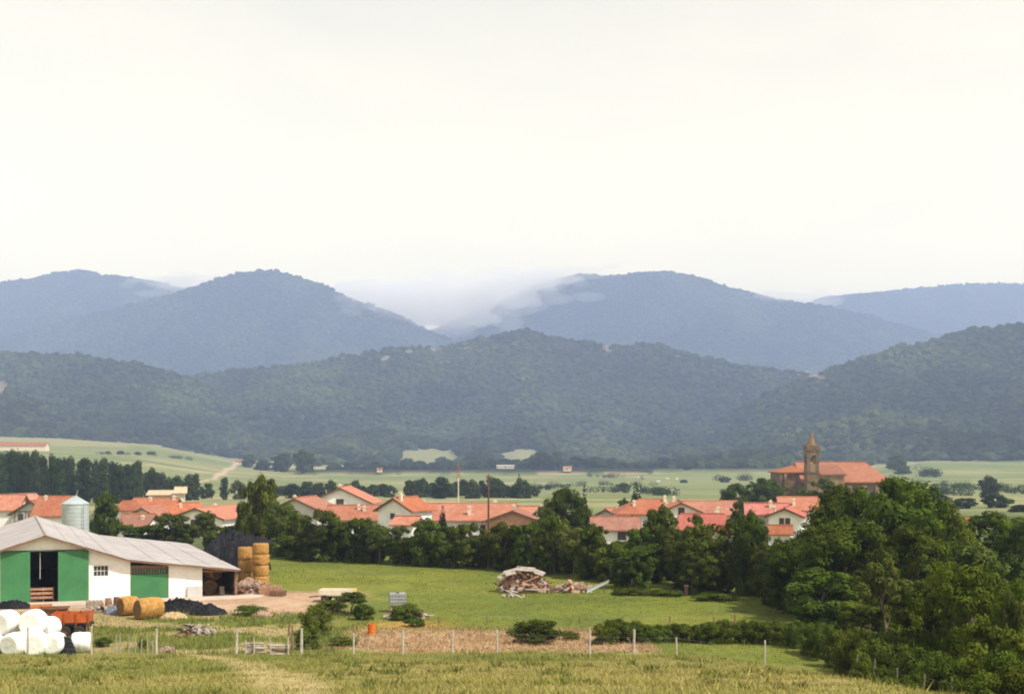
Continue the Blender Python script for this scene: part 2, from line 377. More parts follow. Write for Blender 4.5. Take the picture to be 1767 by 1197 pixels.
def ground_z(x, y, want_hill=False):
    x = np.asarray(x, float); y = np.asarray(y, float)
    z = near_z(x, y)
    px = px_of(x, y)
    ramp = np.clip((y - 600) / 1100, 0, 1.0)
    z = z + np.interp(px, [0, 100, 250, 330, 400, 500, 620], [40, 38, 31, 19, 9, 3, 0]) * ramp
    z = z + np.interp(px, [1450, 1600, 1767, 2200], [0, 10, 9, 9]) * np.clip((y - 800) / 700, 0, 1)
    base = z
    best = np.full(x.shape, -1e9)
    for i, ((sx, sy), D, Df, amp) in enumerate(HILLS):
        wob = (fbm(px / 240, np.zeros_like(px) + i * 3.3, 21 + i, 3) - 0.5)
        Dv = D * (1 + 0.10 * wob); Dfv = Df * (1 + 0.06 * (fbm(px / 110, np.zeros_like(px) + i, 31 + i, 3) - 0.5) * 2)
        zr = (HY - np.interp(px, sx, sy)) / F * Dv
        s = (y - Dfv) / (Dv - Dfv)
        g = np.where(s < 0, -0.05 + s * 0.3, np.where(s < 1, s * (0.62 + 0.38 * s), np.clip(1 - (s - 1) * 0.9, 0.15, 1)))
        mid = np.clip(4 * np.clip(s, 0, 1) * (1 - np.clip(s, 0, 1)), 0, 1)
        gul = amp * (np.abs(fbm(x / (amp * 9), y / (amp * 17), 41 + i, 4) - 0.5) * 5 - 1.1) * mid
        # ridge clutter so that the skyline is not drawn with a ruler
        rg = 0.004 * zr * (fbm(px / 26, y / 400, 61 + i, 3) - 0.5) * 2
        h = -20 + (zr + 20) * g + gul * np.clip(zr / 120, 0.1, 1) + rg
        best = np.maximum(best, np.where(s < -0.2, -1e9, h))
    zz = np.maximum(base, best)
    if want_hill: return zz, (best > base + 1.5)
    return zz
def gz(x, y): return float(ground_z(np.array([x]), np.array([y]))[0])

CLEAR = [  # openings in the wood: image box of each (col0, col1, row0, row1)
    (690, 792, 776, 800), (862, 944, 777, 800), (658, 674, 616, 623), (697, 714, 604, 609), (742, 764, 601, 605.5), (794, 808, 599, 602.5),
    (1380, 1398, 641, 646), (1396, 1424, 648, 655), (1044, 1052, 598, 604), (-40, 14, 662, 684), (1170, 1180, 616, 620)]

def in_clear(px, py, c, grow=0.0):
    a, b, r0, r1 = c                       # a ragged oval
    u = (px - (a + b) / 2) / ((b - a) / 2 + grow + 2); v = (py - (r0 + r1) / 2) / ((r1 - r0) / 2 + grow + 1.5)
    return np.abs(u) ** 2.6 + np.abs(v) ** 2.2 < 1.0 + 1.1 * (fbm(px / 7, py / 3.0, 91, 3) - .5)

def track(x, y): return np.abs(x - np.interp(y, [28, 33, 52, 66, 72, 82], [-4.0, -4.9, -9.6, -13.8, -16.0, -19.5]))

def zone_colour(x, y, z, hill):
    n = len(x); px = px_of(x, y); py = HY - F * z / np.maximum(y, 1)
    C = np.zeros((n, 3))
    def blend(mask, col):
        m = np.clip(mask, 0, 1)[:, None]; C[:] = C * (1 - m) + np.array(col) * m
    nA = fbm(x / 5.0, y / 5.0, 101); nB = fbm(x / 16, y / 16, 103); nC = fbm(x / 2.0, y / 2.0, 105)
    blend(np.ones(n), (0.128, 0.150, 0.024))                                     # grazed green field
    blend(sstep(0.45, 0.65, nB) * 0.7, (0.172, 0.178, 0.030))
    blend(sstep(0.52, 0.72, nA) * 0.5, (0.085, 0.112, 0.026))
    mead = 1 - sstep(74, 80, y)
    blend(mead, (0.215, 0.190, 0.058)); blend(mead * sstep(0.44, 0.56, nB), (0.110, 0.135, 0.030)); blend(mead * sstep(0.5, 0.7, nA) * 0.7, (0.25, 0.20, 0.075))
    # trodden track across the meadow on the left
    tr = track(x, y)
    blend((1 - sstep(0.3, 1.6, tr + 1.4 * (nC - .5))) * (y > 20) * (y < 84) * (0.6 + 0.5 * nC), (0.37, 0.285, 0.135))
    # yard earth round the barn
    yard = sstep(-48, -44, x) * (1 - sstep(-15.5, -10.5, x + 5 * (nA - 0.5) * 2 + 2 * (nC - .5))) * sstep(103, 108, y + 5 * (nB - 0.5) * 2 + 3 * (nC - .5)) * (1 - sstep(119, 123, y + 2 * (nC - .5)))
    blend(yard, (0.37, 0.245, 0.155)); blend(yard * sstep(0.5, 0.7, nC) * 0.6, (0.45, 0.33, 0.23))
    rough = sstep(-46, -42, x) * (1 - sstep(-15, -11, x)) * sstep(80, 84, y) * (1 - sstep(103, 107, y)) * sstep(0.46, 0.60, nA)
    blend(rough * 0.85, (0.34, 0.25, 0.125))
    # dry bank behind the front fence
    bank = sstep(-11.5, -9, x) * (1 - sstep(7.2, 9.2, x)) * sstep(80, 85, y + 4 * (nC - .5)) * (1 - sstep(92, 97.5, y + 7 * (nA - 0.5) + 4 * (nC - .5))) * sstep(0.28, 0.42, nB * .6 + nC * .4)
    blend(bank, (0.40, 0.27, 0.155)); blend(bank * sstep(0.5, 0.66, nC) * 0.7, (0.29, 0.19, 0.10))
    or_ = np.exp(-(((x + 7.2) / 2.6) ** 2 + ((y - 98) / 2.2) ** 2)); blend(or_ * 0.9, (0.42, 0.23, 0.07))
    # village ground and the plain with its patchwork of fields
    vil = sstep(165, 180, y); blend(vil, (0.085, 0.10, 0.035))
    pl = sstep(330, 420, y)
    ly = np.log(np.maximum(y, 10)) * 26
    cell = vn(np.floor(x / 150 + 0.9 * np.sin(ly * 0.5)) * 3.1, np.floor(ly) * 1.7, 211)
    blend(pl, (0.175, 0.195, 0.078)); blend(pl * sstep(0.45, 0.5, cell), (0.235, 0.225, 0.105)); blend(pl * sstep(0.66, 0.70, cell), (0.130, 0.165, 0.058)); blend(pl * sstep(0.85, 0.88, cell), (0.33, 0.265, 0.155))
    blend(pl * sstep(0.55, 0.7, fbm(x / 70, y / 160, 213)) * 0.6, (0.125, 0.155, 0.06))
    # dirt road up the left slope
    rd = np.abs(px - np.interp(py, [795, 805, 815, 826, 834], [414, 402, 384, 368, 330]))
    blend((1 - sstep(4, 8, rd)) * (py > 794) * (py < 836) * (y > 500) * (px < 450), (0.42, 0.31, 0.22))
    blend(hill.astype(float), (0.012, 0.018, 0.008))  # hill floor near black: shadow between the crowns put into its colour
    for k, (a, b, c, d) in enumerate(CLEAR):
        inn = in_clear(px, py, (a, b, c, d), 1.5) & hill
        blend(inn.astype(float), (0.20, 0.20, 0.09) if k < 2 else (0.19, 0.145, 0.10))
    return C

def build_ground():
    ys = np.concatenate([np.arange(-60, 28, 4.0), np.arange(28, 130, 0.75), np.arange(130, 300, 1.6)])
    g = [300.0]
    while g[-1] < 2000: g.append(g[-1] * 1.012)
    while g[-1] < 9800: g.append(g[-1] * 1.0075)
    ys = np.concatenate([ys, g])
    nc = 430
    ts = np.linspace(-1, 1, nc)
    Yg, Tg = np.meshgrid(ys, ts, indexing='ij')
    Xg = Tg * (72 + 0.62 * np.maximum(Yg, 0))
    x = Xg.ravel(); y = Yg.ravel()
    z, hill = ground_z(x, y, True)
    V = np.stack([x, y, z], 1)
    nr = len(ys)
    i = np.arange((nr - 1) * nc).reshape(nr - 1, nc)[:, :-1].ravel()
    Fc = np.stack([i, i + 1, i + nc + 1, i + nc], 1)
    me = mesh_np('ground', V, Fc, True)
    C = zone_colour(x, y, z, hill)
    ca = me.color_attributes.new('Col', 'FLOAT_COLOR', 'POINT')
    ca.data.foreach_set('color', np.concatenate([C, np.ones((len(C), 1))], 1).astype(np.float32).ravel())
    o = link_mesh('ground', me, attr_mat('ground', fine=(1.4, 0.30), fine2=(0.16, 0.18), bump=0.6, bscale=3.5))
    return tag(o, kind='structure')
build_ground()

# ------------------------------------------------------------------ blades of grass (nobody could count them)
def blades(name, label, cat, pts, h, wd, cols, lean=0.35, per=4, spread=0.12):
    n = len(pts); N = n * per
    P = np.repeat(pts, per, 0).astype(float)
    P[:, :2] += rng.normal(0, spread, (N, 2)); P[:, 2] -= 0.03
    H = np.repeat(h, per) * rng.uniform(0.6, 1.15, N)
    a = rng.uniform(0, 2 * np.pi, N); ln = rng.uniform(0.05, lean, N) * H; b = rng.uniform(0, 2 * np.pi, N)
    side = np.stack([np.cos(a), np.sin(a), np.zeros(N)], 1) * (wd * rng.uniform(0.6, 1.3, N))[:, None]
    tip = P + np.stack([np.cos(b) * ln, np.sin(b) * ln, H], 1)
    V = np.stack([P - side, P + side, tip], 1).reshape(-1, 3)
    Fc = np.arange(N * 3).reshape(N, 3)
    me = mesh_np(name, V, Fc)
    c0 = np.array(cols[0]); c1 = np.array(cols[1]); k = rng.uniform(0, 1, n)
    k = np.clip(0.45 * k + 1.7 * (0.5 * fbm(pts[:, 0] / 6, pts[:, 1] / 6, 301) + 0.5 * (1 - fbm(pts[:, 0] / 16, pts[:, 1] / 16, 103)) - 0.36), 0, 1)
    c = c0[None] * (1 - k[:, None]) + c1[None] * k[:, None]
    c = np.repeat(c, per * 3, 0) * np.repeat(rng.uniform(0.75, 1.25, N), 3)[:, None]
    ca = me.color_attributes.new('Col', 'FLOAT_COLOR', 'POINT')
    ca.data.foreach_set('color', np.concatenate([c, np.ones((len(c), 1))], 1).astype(np.float32).ravel())
    o = link_mesh(name, me, MATS.get('blade') or attr_mat('blade', fine=(0.5, 0.1), fine2=(0.1, 0.1), bump=0))
    return tag(o, label, cat, kind='stuff')
def scatter(n, y0, y1, tmax=0.42, ok=None):
    y = y0 + (y1 - y0) * rng.uniform(0, 1, n) ** 0.8
    x = rng.uniform(-1, 1, n) * (tmax * y + 1)
    if ok is not None:
        m = ok(x, y); x = x[m]; y = y[m]
    return np.stack([x, y, ground_z(x, y)], 1)
p = scatter(52000, 26, 77, ok=lambda x, y: (track(x, y) + 1.6 * (fbm(x / 1.5, y / 3, 77) - .5) > 0.9) | (rng.uniform(0, 1, len(x)) < 0.3))
hh = 0.05 + 0.17 * fbm(p[:, 0] / 4, p[:, 1] / 4, 303) + 0.22 * (rng.uniform(0, 1, len(p)) > 0.985)
blades('meadow_grass', 'tall yellowing meadow grass across the foreground slope', 'grass', p, hh, 0.015, ((0.160, 0.168, 0.036), (0.33, 0.285, 0.095)), lean=1.3)
cx_ = rng.uniform(-24, 18, 150); cy_ = rng.uniform(32, 74, 150); i_ = np.repeat(np.arange(150), 9)
x = cx_[i_] + rng.normal(0, .35, len(i_)); y = cy_[i_] + rng.normal(0, .5, len(i_)); m = track(x, y) > 1.2; x = x[m]; y = y[m]; p = np.stack([x, y, ground_z(x, y)], 1)
blades('meadow_weeds', 'darker leafy weed tufts dotted through the foreground meadow', 'weeds', p, 0.12 + 0.22 * rng.uniform(0, 1, len(p)), 0.03, ((0.085, 0.115, 0.022), (0.14, 0.150, 0.034)), lean=1.1, per=7, spread=0.09)
def infield(x, y): return ~((x < -9) & (y > 103) & (y < 128)) & ~((x > -10.5) & (x < 8.5) & (y > 83) & (y < 95))
p = scatter(42000, 78, 168, ok=infield)
blades('field_grass', 'short green grass of the grazed field behind the fence', 'grass', p, 0.07 + 0.16 * fbm(p[:, 0] / 5, p[:, 1] / 5, 305), 0.03, ((0.100, 0.136, 0.020), (0.175, 0.183, 0.030)), per=3, spread=0.25)
x = rng.uniform(-11, 8.6, 6200); y = rng.uniform(82, 96, 6200); m = fbm(x / 16, y / 16, 103) * .6 + fbm(x / 2, y / 2, 105) * .4 > .36; x = x[m]; y = y[m]; p = np.stack([x, y, ground_z(x, y)], 1)
blades('dry_weeds', 'cut dry tan weeds and straw lying on the bare bank', 'dry weeds', p, 0.08 + 0.22 * rng.uniform(0, 1, len(p)), 0.03, ((0.46, 0.31, 0.18), (0.30, 0.20, 0.10)), lean=1.6, per=3, spread=0.2)
x = rng.uniform(-43, -10, 5200); y = rng.uniform(79, 105, 5200); m = fbm(x / 5, y / 5, 101) < 0.53; x = x[m]; y = y[m]; p = np.stack([x, y, ground_z(x, y)], 1)
blades('yard_weeds', 'ragged green weeds and rank grass between the barn yard and fence', 'weeds', p, 0.15 + 0.4 * fbm(x / 3, y / 3, 309), 0.03, ((0.085, 0.12, 0.026), (0.20, 0.19, 0.06)), per=4, spread=0.18)

# ------------------------------------------------------------------ trees
def unit(n):
    v = rng.normal(0, 1, (n, 3)); return v / np.linalg.norm(v, axis=1)[:, None]
def leaf_mesh(name, cen, rad, n, size, up=0.25, rough=0.38):
    """leaf-sized rhombs on the shells of many clumps; each faces outwards from its clump, so clumps shade light and dark"""
    k = rng.choice(len(cen), n, p=(rad.mean(1) ** 2) / (rad.mean(1) ** 2).sum())
    d = unit(n); r = 0.64 + 0.42 * rng.uniform(0, 1, n) ** 0.8 + 0.45 * (rng.uniform(0, 1, n) > 0.93) * rng.uniform(0, 1, n)
    P = cen[k] + d * rad[k] * r[:, None]
    nn = d + rough * unit(n); nn[:, 2] += up; nn /= np.linalg.norm(nn, axis=1)[:, None]
    t = np.cross(nn, unit(n)); t /= np.linalg.norm(t, axis=1)[:, None]; b = np.cross(nn, t)
    a = (size * rng.uniform(0.6, 1.35, n))[:, None]
    V = np.stack([P - t * a, P - b * a * 0.6, P + t * a, P + b * a * 0.6], 1)
    V[:, :, 2] = np.maximum(V[:, :, 2], 0.02)
    return mesh_np(name, V.reshape(-1, 3), np.arange(n * 4).reshape(n, 4))
def clumps_round(W, H, base, n, rmin, rmax, skirt=False, lobes=5):
    """clump centres inside an uneven dome; lobes of the outline bulge and sink"""
    d = unit(n); d[:, 2] = np.where(d[:, 2] < -0.75, -d[:, 2], d[:, 2])
    lob = unit(lobes); bul = 1 + 0.22 * np.max(d @ lob.T, axis=1) - 0.14
    r = (0.25 + 0.75 * rng.uniform(0, 1, n) ** 0.45) * bul
    rad = rmin + (rmax - rmin) * rng.uniform(0, 1, n) ** 1.6
    hc = (H - base) / 2
    c = np.stack([d[:, 0] * r * (W / 2 - rad * 0.8), d[:, 1] * r * (W / 2 - rad * 0.8), base + hc + d[:, 2] * r * (hc - rad * 0.7)], 1)
    if skirt:                                   # bushy to the ground: refill the lower third at nearly full width
        k = rng.uniform(0, 1, n) < 0.36; m = int(k.sum()); a = rng.uniform(0, 2 * np.pi, m); q = rng.uniform(0.35, 1.0, m) ** 0.5
        zz = rng.uniform(0, 0.42, m); ww = W / 2 * (0.80 + 0.35 * zz)
        c[k] = np.stack([np.cos(a) * q * (ww - rad[k] * 0.8), np.sin(a) * q * (ww - rad[k] * 0.8), zz * H], 1)
    else:
        low = sstep(0, 0.5, (c[:, 2] - base) / (H - base)); c[:, :2] *= (0.75 + 0.25 * low)[:, None]
    c[:, 2] = np.maximum(c[:, 2], rad * 0.55)
    return c, np.stack([rad, rad, rad * rng.uniform(0.65, 0.9, n)], 1)
def trunk_mesh(name, H, r0, cen, nl=9, top=0.72, wob=0.25):
    m = MB(); pts = [Vector((0, 0, -0.25))]; rs = [r0 * 1.25]
    K = 6
    for i in range(1, K + 1):
        z = H * top * i / K; pts.append(Vector((rnd.uniform(-wob, wob) * i / K, rnd.uniform(-wob, wob) * i / K, z))); rs.append(r0 * (1 - 0.8 * i / K))
    m.path(pts, rs, 8)
    idx = rng.choice(len(cen), min(nl, len(cen)), replace=False)
    for j in idx:
        c = Vector(cen[j]); k = 1 + int(min(K - 1, max(0, c.z * 0.55 / (H * top) * K))); s = pts[k]
        mid = s.lerp(c, 0.5) + Vector((0, 0, 0.12 * (c - s).length)); r = rs[k] * 0.55
        m.path([s, mid, c], [r, r * 0.6, r * 0.2], 5)
    return m.mesh(name)
ORD = ['first', 'second', 'third', 'fourth', 'fifth', 'sixth', 'seventh', 'eighth', 'ninth', 'tenth', 'eleventh', 'twelfth', 'thirteenth', 'fourteenth', 'fifteenth', 'sixteenth', 'seventeenth', 'eighteenth', 'nineteenth', 'twentieth']
ORD += ['twenty-' + q for q in ORD[:9]] + ['thirtieth'] + ['thirty-' + q for q in ORD[:9]]
PROTO = {}
def proto(key, name, W, H, base, ncl, rmin, rmax, nleaf, size, lm, r0, nl=9, top=0.72, conifer=False, column=False):
    if conifer:
        cs = []; rs = []
        n = ncl
        for i in range(n):
            z = base + (H - base) * (i / n) ** 0.9; rr = (W / 2) * (1 - (z - base) / (H - base)) + 0.12
            m = max(3, int(9 * rr / (W / 2)) + 2)
            for q in range(m):
                a = 2 * math.pi * (q + rnd.random()) / m; k = rnd.uniform(0.45, 0.95)
                cs.append((math.cos(a) * rr * k, math.sin(a) * rr * k, z - 0.25 * rr * k + rnd.uniform(-.1, .1))); rs.append((0.34 * rr + .1, 0.34 * rr + .1, 0.20 * rr + .12))
        cs.append((0, 0, H - 0.3)); rs.append((0.15, 0.15, 0.4))
        c, r = np.array(cs), np.array(rs)
    elif column:
        z = np.linspace(base, H - rmin, ncl) + rng.normal(0, 0.3, ncl)
        prof = np.interp((z - base) / (H - base), [0, 0.15, 0.45, 0.8, 1], [0.45, 0.8, 1.0, 0.65, 0.15]) * W / 2
        a = rng.uniform(0, 2 * np.pi, ncl); k = rng.uniform(0.1, 0.75, ncl)
        rad = rng.uniform(rmin, rmax, ncl)
        c = np.stack([np.cos(a) * prof * k, np.sin(a) * prof * k, z], 1); r = np.stack([rad, rad, rad * 1.3], 1)
    else:
        c, r = clumps_round(W, H, base, ncl, rmin, rmax, base < 0.75)
    cr = leaf_mesh('crown', c, r, nleaf, size, up=0.3 if not conifer else 0.1)
    tr = trunk_mesh('trunk', H, r0, c, nl, 0.93 if conifer else top)
    PROTO[key] = (name, W, H, tr, cr, lm)
proto('broadA', 'broadleaf_tree', 10, 11, 0.7, 150, 0.5, 1.5, 42000, 0.145, L_BROAD, 0.30, 26)
proto('broadB', 'broadleaf_tree', 10, 10, 0.5, 130, 0.45, 1.5, 38000, 0.145, L_BROAD, 0.28, 26)
proto('bright', 'broadleaf_tree', 7, 7, 0.3, 120, 0.28, 0.9, 30000, 0.09, L_BRIGHT, 0.20, 12)
proto('hedgeA', 'hedgerow_tree', 6, 6, 0.2, 80, 0.32, 1.0, 11500, 0.145, L_HEDGE, 0.16, 8)
proto('hedgeB', 'hedgerow_tree', 6, 6.5, 0.3, 78, 0.32, 1.0, 11500, 0.145, L_HEDGE, 0.16, 8)
proto('hedgeC', 'hedgerow_tree', 6.5, 5, 0.1, 76, 0.3, 0.95, 11500, 0.145, L_BROAD, 0.14, 8)
proto('olive', 'hedgerow_tree', 5, 6, 0.9, 30, 0.45, 0.95, 5200, 0.15, L_OLIVE, 0.13, 10)
proto('airy', 'small_tree', 4, 5, 1.5, 26, 0.3, 0.65, 4200, 0.10, L_OLIVE, 0.09, 14, 0.8)
proto('shrubA', 'shrub', 2.4, 1.9, 0.05, 40, 0.22, 0.46, 6500, 0.055, L_SHRUB, 0.04, 8)
proto('shrubB', 'shrub', 2.6, 1.6, 0.02, 40, 0.22, 0.44, 6500, 0.055, L_SHRUB, 0.04, 8)
proto('poplarA', 'poplar_tree', 4.6, 15, 0.8, 46, 0.7, 1.3, 3400, 0.36, L_POP, 0.22, 6, 0.85, column=True)
proto('poplarB', 'poplar_tree', 5.6, 13, 0.6, 46, 0.8, 1.5, 3400, 0.38, L_POP, 0.22, 6, 0.85, column=True)
proto('farA', 'distant_tree', 9, 9, 0.4, 34, 0.9, 1.9, 2600, 0.42, L_FAR, 0.25, 6)
proto('farB', 'distant_tree', 10, 8, 0.2, 34, 0.9, 1.9, 2600, 0.42, L_FAR, 0.25, 6)
proto('farC', 'distant_bush', 9, 6, 0.05, 44, 0.8, 1.5, 2600, 0.42, L_FAR, 0.15, 5)
proto('conifer', 'conifer_tree', 5, 9, 0.6, 15, 0, 0, 5000, 0.20, L_DARK, 0.14, 4, conifer=True)

def tree(key, px, top, d, wpx, label, cat='tree', group=None, base=None, lean=0.0, deep=1.0, lm=None, hm=None, wm=None):
    """px/top/wpx read off the photograph, d the real distance: the tree stands on the ground there"""
    name, W, H, tm, cm, m = PROTO[key]
    x = X(px, d); y = d; z0 = gz(x, y)
    h = hm if hm else max(0.6, (Z(top, d) - z0) * 1.05); wd = wm if wm else wpx * d / F
    r = empty(name, (x, y, z0), rnd.uniform(0, 6.28))
    s = wd / W
    r.scale = (s, s * deep, h / H)
    r.rotation_euler[1] = lean
    tag(r, label, cat, group)
    t = link_mesh('trunk', tm, None, r)
    if not tm.materials: tm.materials.append(M_BARK)
    c = link_mesh('crown', cm, None, r)
    if not cm.materials: cm.materials.append(m)
    if lm:
        c.material_slots[0].link = 'OBJECT'; c.material_slots[0].material = lm
    return r





HAZE_DENSITY = 1.65e-4
HAZE_COLOUR = (0.44, 0.565, 0.90)
# ------------------------------------------------------------------ trees and shrubs, each where it grows
G_H = 'hedgerow trees between the field and the village'
# the tall hedge along the far side of the green field (runs nearer towards the right)
hedge = [('hedgeA', 512, 890, 158, 78), ('hedgeB', 556, 884, 155, 84), ('hedgeC', 598, 893, 154, 80), ('hedgeA', 634, 902, 153, 66), ('olive', 655, 903, 151, 60),
         ('hedgeB', 692, 912, 151, 66), ('hedgeA', 735, 902, 149, 82), ('hedgeC', 775, 908, 147, 66), ('hedgeB', 812, 907, 146, 70), ('olive', 842, 915, 145, 58), ('hedgeA', 872, 909, 143, 76),
         ('hedgeC', 915, 905, 141, 84), ('hedgeB', 956, 893, 139, 84), ('olive', 990, 905, 136, 66), ('hedgeA', 1025, 912, 133, 80), ('hedgeC', 1065, 935, 130, 90), ('hedgeB', 1105, 915, 129, 86),
         ('hedgeA', 1140, 882, 132, 84), ('olive', 1178, 905, 127, 82), ('hedgeC', 1215, 905, 124, 100), ('hedgeB', 1258, 900, 121, 92), ('hedgeA', 1292, 892, 118, 70), ('olive', 1335, 934, 113, 80), ('hedgeC', 1090, 945, 124, 90), ('hedgeB', 1195, 930, 119, 100),
         ('hedgeB', 1352, 935, 110, 90)]
hedge.sort(key=lambda q: q[1]); cnt = [0, 0]
for i, (k, px, tp, d, wp) in enumerate(hedge):
    y_ = k == 'olive'; tp -= 4
    lab = (f'yellowish olive tree, {ORD[cnt[1]]} such from the left in the field hedge' if y_ else f'bushy dark tree in the hedge behind the green field, {ORD[cnt[0]]} from the left')
    cnt[y_] += 1
    tree(k, px, tp, d, wp, lab, group=G_H + (', yellowish' if k == 'olive' else ''))
i = 0
for px in range(500, 1340, 29):
    d = float(np.interp(px, [480, 850, 1100, 1280, 1340], [162, 147, 133, 119, 115])) + rnd.uniform(-1, 1)
    tree(('hedgeC', 'hedgeA', 'olive', 'hedgeB')[i % 4], px + rnd.uniform(-6, 6), float(np.interp(px, [480, 1000, 1340], [924, 930, 950])) + rnd.uniform(-8, 8), d, rnd.uniform(50, 72), f'low undergrowth bush filling the field hedge, {ORD[i]} from the left', 'bush', 'undergrowth of the field hedge'); i += 1
# second rank, filling between hedge and houses
for (k, px, tp, d, wp, lab) in [
    ('hedgeB', 430, 832, 176, 50, 'slim upright tree left of the pair above the bale stack'), ('hedgeA', 455, 826, 170, 74, 'tall loose tree above the bale stack, the highest on the left'),
    ('olive', 488, 858, 164, 70, 'paler loose tree right of the tall one above the bale stack'), ('hedgeC', 425, 895, 180, 80, 'dark bush behind the black sheet on the bale stack'),
    ('hedgeA', 185, 853, 190, 66, 'dark round tree just right of the metal silo'), ('hedgeB', 297, 886, 185, 96, 'rounded green tree in front of the left-hand roofs'), ('hedgeC', 240, 903, 185, 80, 'low round bush behind the lean-to roof'),
    ('olive', 352, 878, 192, 50, 'light green tree before the broad orange roofed house'), ('hedgeC', 378, 905, 178, 66, 'dark bush at the foot of the broad orange roofed house'),
    ('broadB', 975, 846, 185, 92, 'large rounded tree between the brick gable and the low red roof'), ('hedgeB', 940, 875, 180, 60, 'smaller tree left of the large rounded tree by the brick gable'),
    ('conifer', 1008, 838, 192, 30, 'pointed conifer rising behind the large rounded tree'), ('conifer', 1098, 836, 260, 44, 'dark broad conifer left of the big hipped roof'), ('hedgeA', 1076, 862, 262, 34, 'dark tree at the left of the broad conifer'),
    ('conifer', 764, 874, 214, 26, 'small pointed conifer in front of the longest pink roof'), ('hedgeC', 1030, 935, 150, 66, 'low bush below the low red roofed house'),
    ('hedgeB', 1200, 888, 160, 44, 'upright dark tree before the bright red hipped roof'), ('hedgeA', 1132, 884, 170, 50, 'dark leafy tree in front of the white gable'),
    ('hedgeB', 1284, 862, 214, 62, 'dark tree between the bright red roof and white house'), ('hedgeA', 1300, 892, 172, 60, 'leafy tree before the red roofed wing'),
    ('broadB', 1270, 836, 330, 62, 'round tree left of the pair below the church'), ('broadA', 1316, 824, 330, 72, 'round tree right of the pair below the church'), ('hedgeB', 1350, 838, 345, 44, 'dark bush at the foot of the church wall'),
    ('hedgeB', 1420, 826, 300, 64, 'dark round tree before the church tower'), ('hedgeA', 1385, 845, 330, 40, 'low bush before the church front'),
]: tree(k, px, tp, d, wp, lab)
# the dark wood at the right
for (k, px, tp, d, wp, lab) in [
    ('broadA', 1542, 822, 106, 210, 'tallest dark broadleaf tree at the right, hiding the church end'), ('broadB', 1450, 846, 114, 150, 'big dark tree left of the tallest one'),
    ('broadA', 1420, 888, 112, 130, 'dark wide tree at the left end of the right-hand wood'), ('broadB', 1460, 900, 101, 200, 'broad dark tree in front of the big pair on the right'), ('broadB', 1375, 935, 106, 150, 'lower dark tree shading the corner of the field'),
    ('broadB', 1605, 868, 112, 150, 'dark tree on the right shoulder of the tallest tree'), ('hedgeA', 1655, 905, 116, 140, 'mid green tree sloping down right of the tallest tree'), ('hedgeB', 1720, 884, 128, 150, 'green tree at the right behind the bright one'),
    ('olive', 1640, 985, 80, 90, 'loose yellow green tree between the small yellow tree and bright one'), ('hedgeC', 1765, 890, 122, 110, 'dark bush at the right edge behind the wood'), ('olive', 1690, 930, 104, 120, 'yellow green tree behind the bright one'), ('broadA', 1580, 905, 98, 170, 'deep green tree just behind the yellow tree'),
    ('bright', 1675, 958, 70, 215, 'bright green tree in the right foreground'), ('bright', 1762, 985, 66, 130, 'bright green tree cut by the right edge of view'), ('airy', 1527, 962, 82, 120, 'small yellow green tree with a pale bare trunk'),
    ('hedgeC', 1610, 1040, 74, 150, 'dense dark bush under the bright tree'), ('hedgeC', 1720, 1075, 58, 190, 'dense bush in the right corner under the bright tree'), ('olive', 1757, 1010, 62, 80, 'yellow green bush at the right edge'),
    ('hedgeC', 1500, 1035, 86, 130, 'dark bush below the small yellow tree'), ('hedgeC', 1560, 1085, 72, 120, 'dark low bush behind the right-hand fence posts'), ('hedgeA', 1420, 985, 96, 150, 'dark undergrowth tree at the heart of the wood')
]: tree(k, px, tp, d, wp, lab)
# bramble hedge behind the front fence, and its shrubs
i = 0
for px in range(1040, 1500, 24):
    d = 88 - max(0, (px - 1330)) * 0.085
    tree('shrubA' if i % 2 else 'shrubB', px + rnd.uniform(-6, 6), 1071 + rnd.uniform(-4, 6) + (max(0, px - 1400) * 0.12), d + rnd.uniform(-.8, .8), rnd.uniform(48, 66), f'leafy bramble bush in the low hedge behind the fence, {ORD[i]} from the left', 'bush', 'bramble bushes of the low hedge'); i += 1
for i, (px, tp, d, wp) in enumerate(((1470, 1090, 75, 80), (1490, 1140, 61.5, 50), (1505, 1098, 70, 90), (1528, 1150, 57, 50), (1570, 1160, 54, 60), (1540, 1108, 66, 90), (1580, 1115, 62, 100), (1612, 1150, 55, 80), (1625, 1120, 58, 100), (1660, 1135, 54, 110), (1700, 1130, 52, 110), (1735, 1120, 50, 120), (1665, 1168, 47, 70), (1715, 1158, 46, 100), (1760, 1140, 46, 120))):
    tree('shrubA' if i % 2 else 'shrubB', px, tp, d, wp, f'leafy shrub among the posts at the bottom right, {ORD[i]} from the left', 'bush', 'shrubs along the right-hand fence')
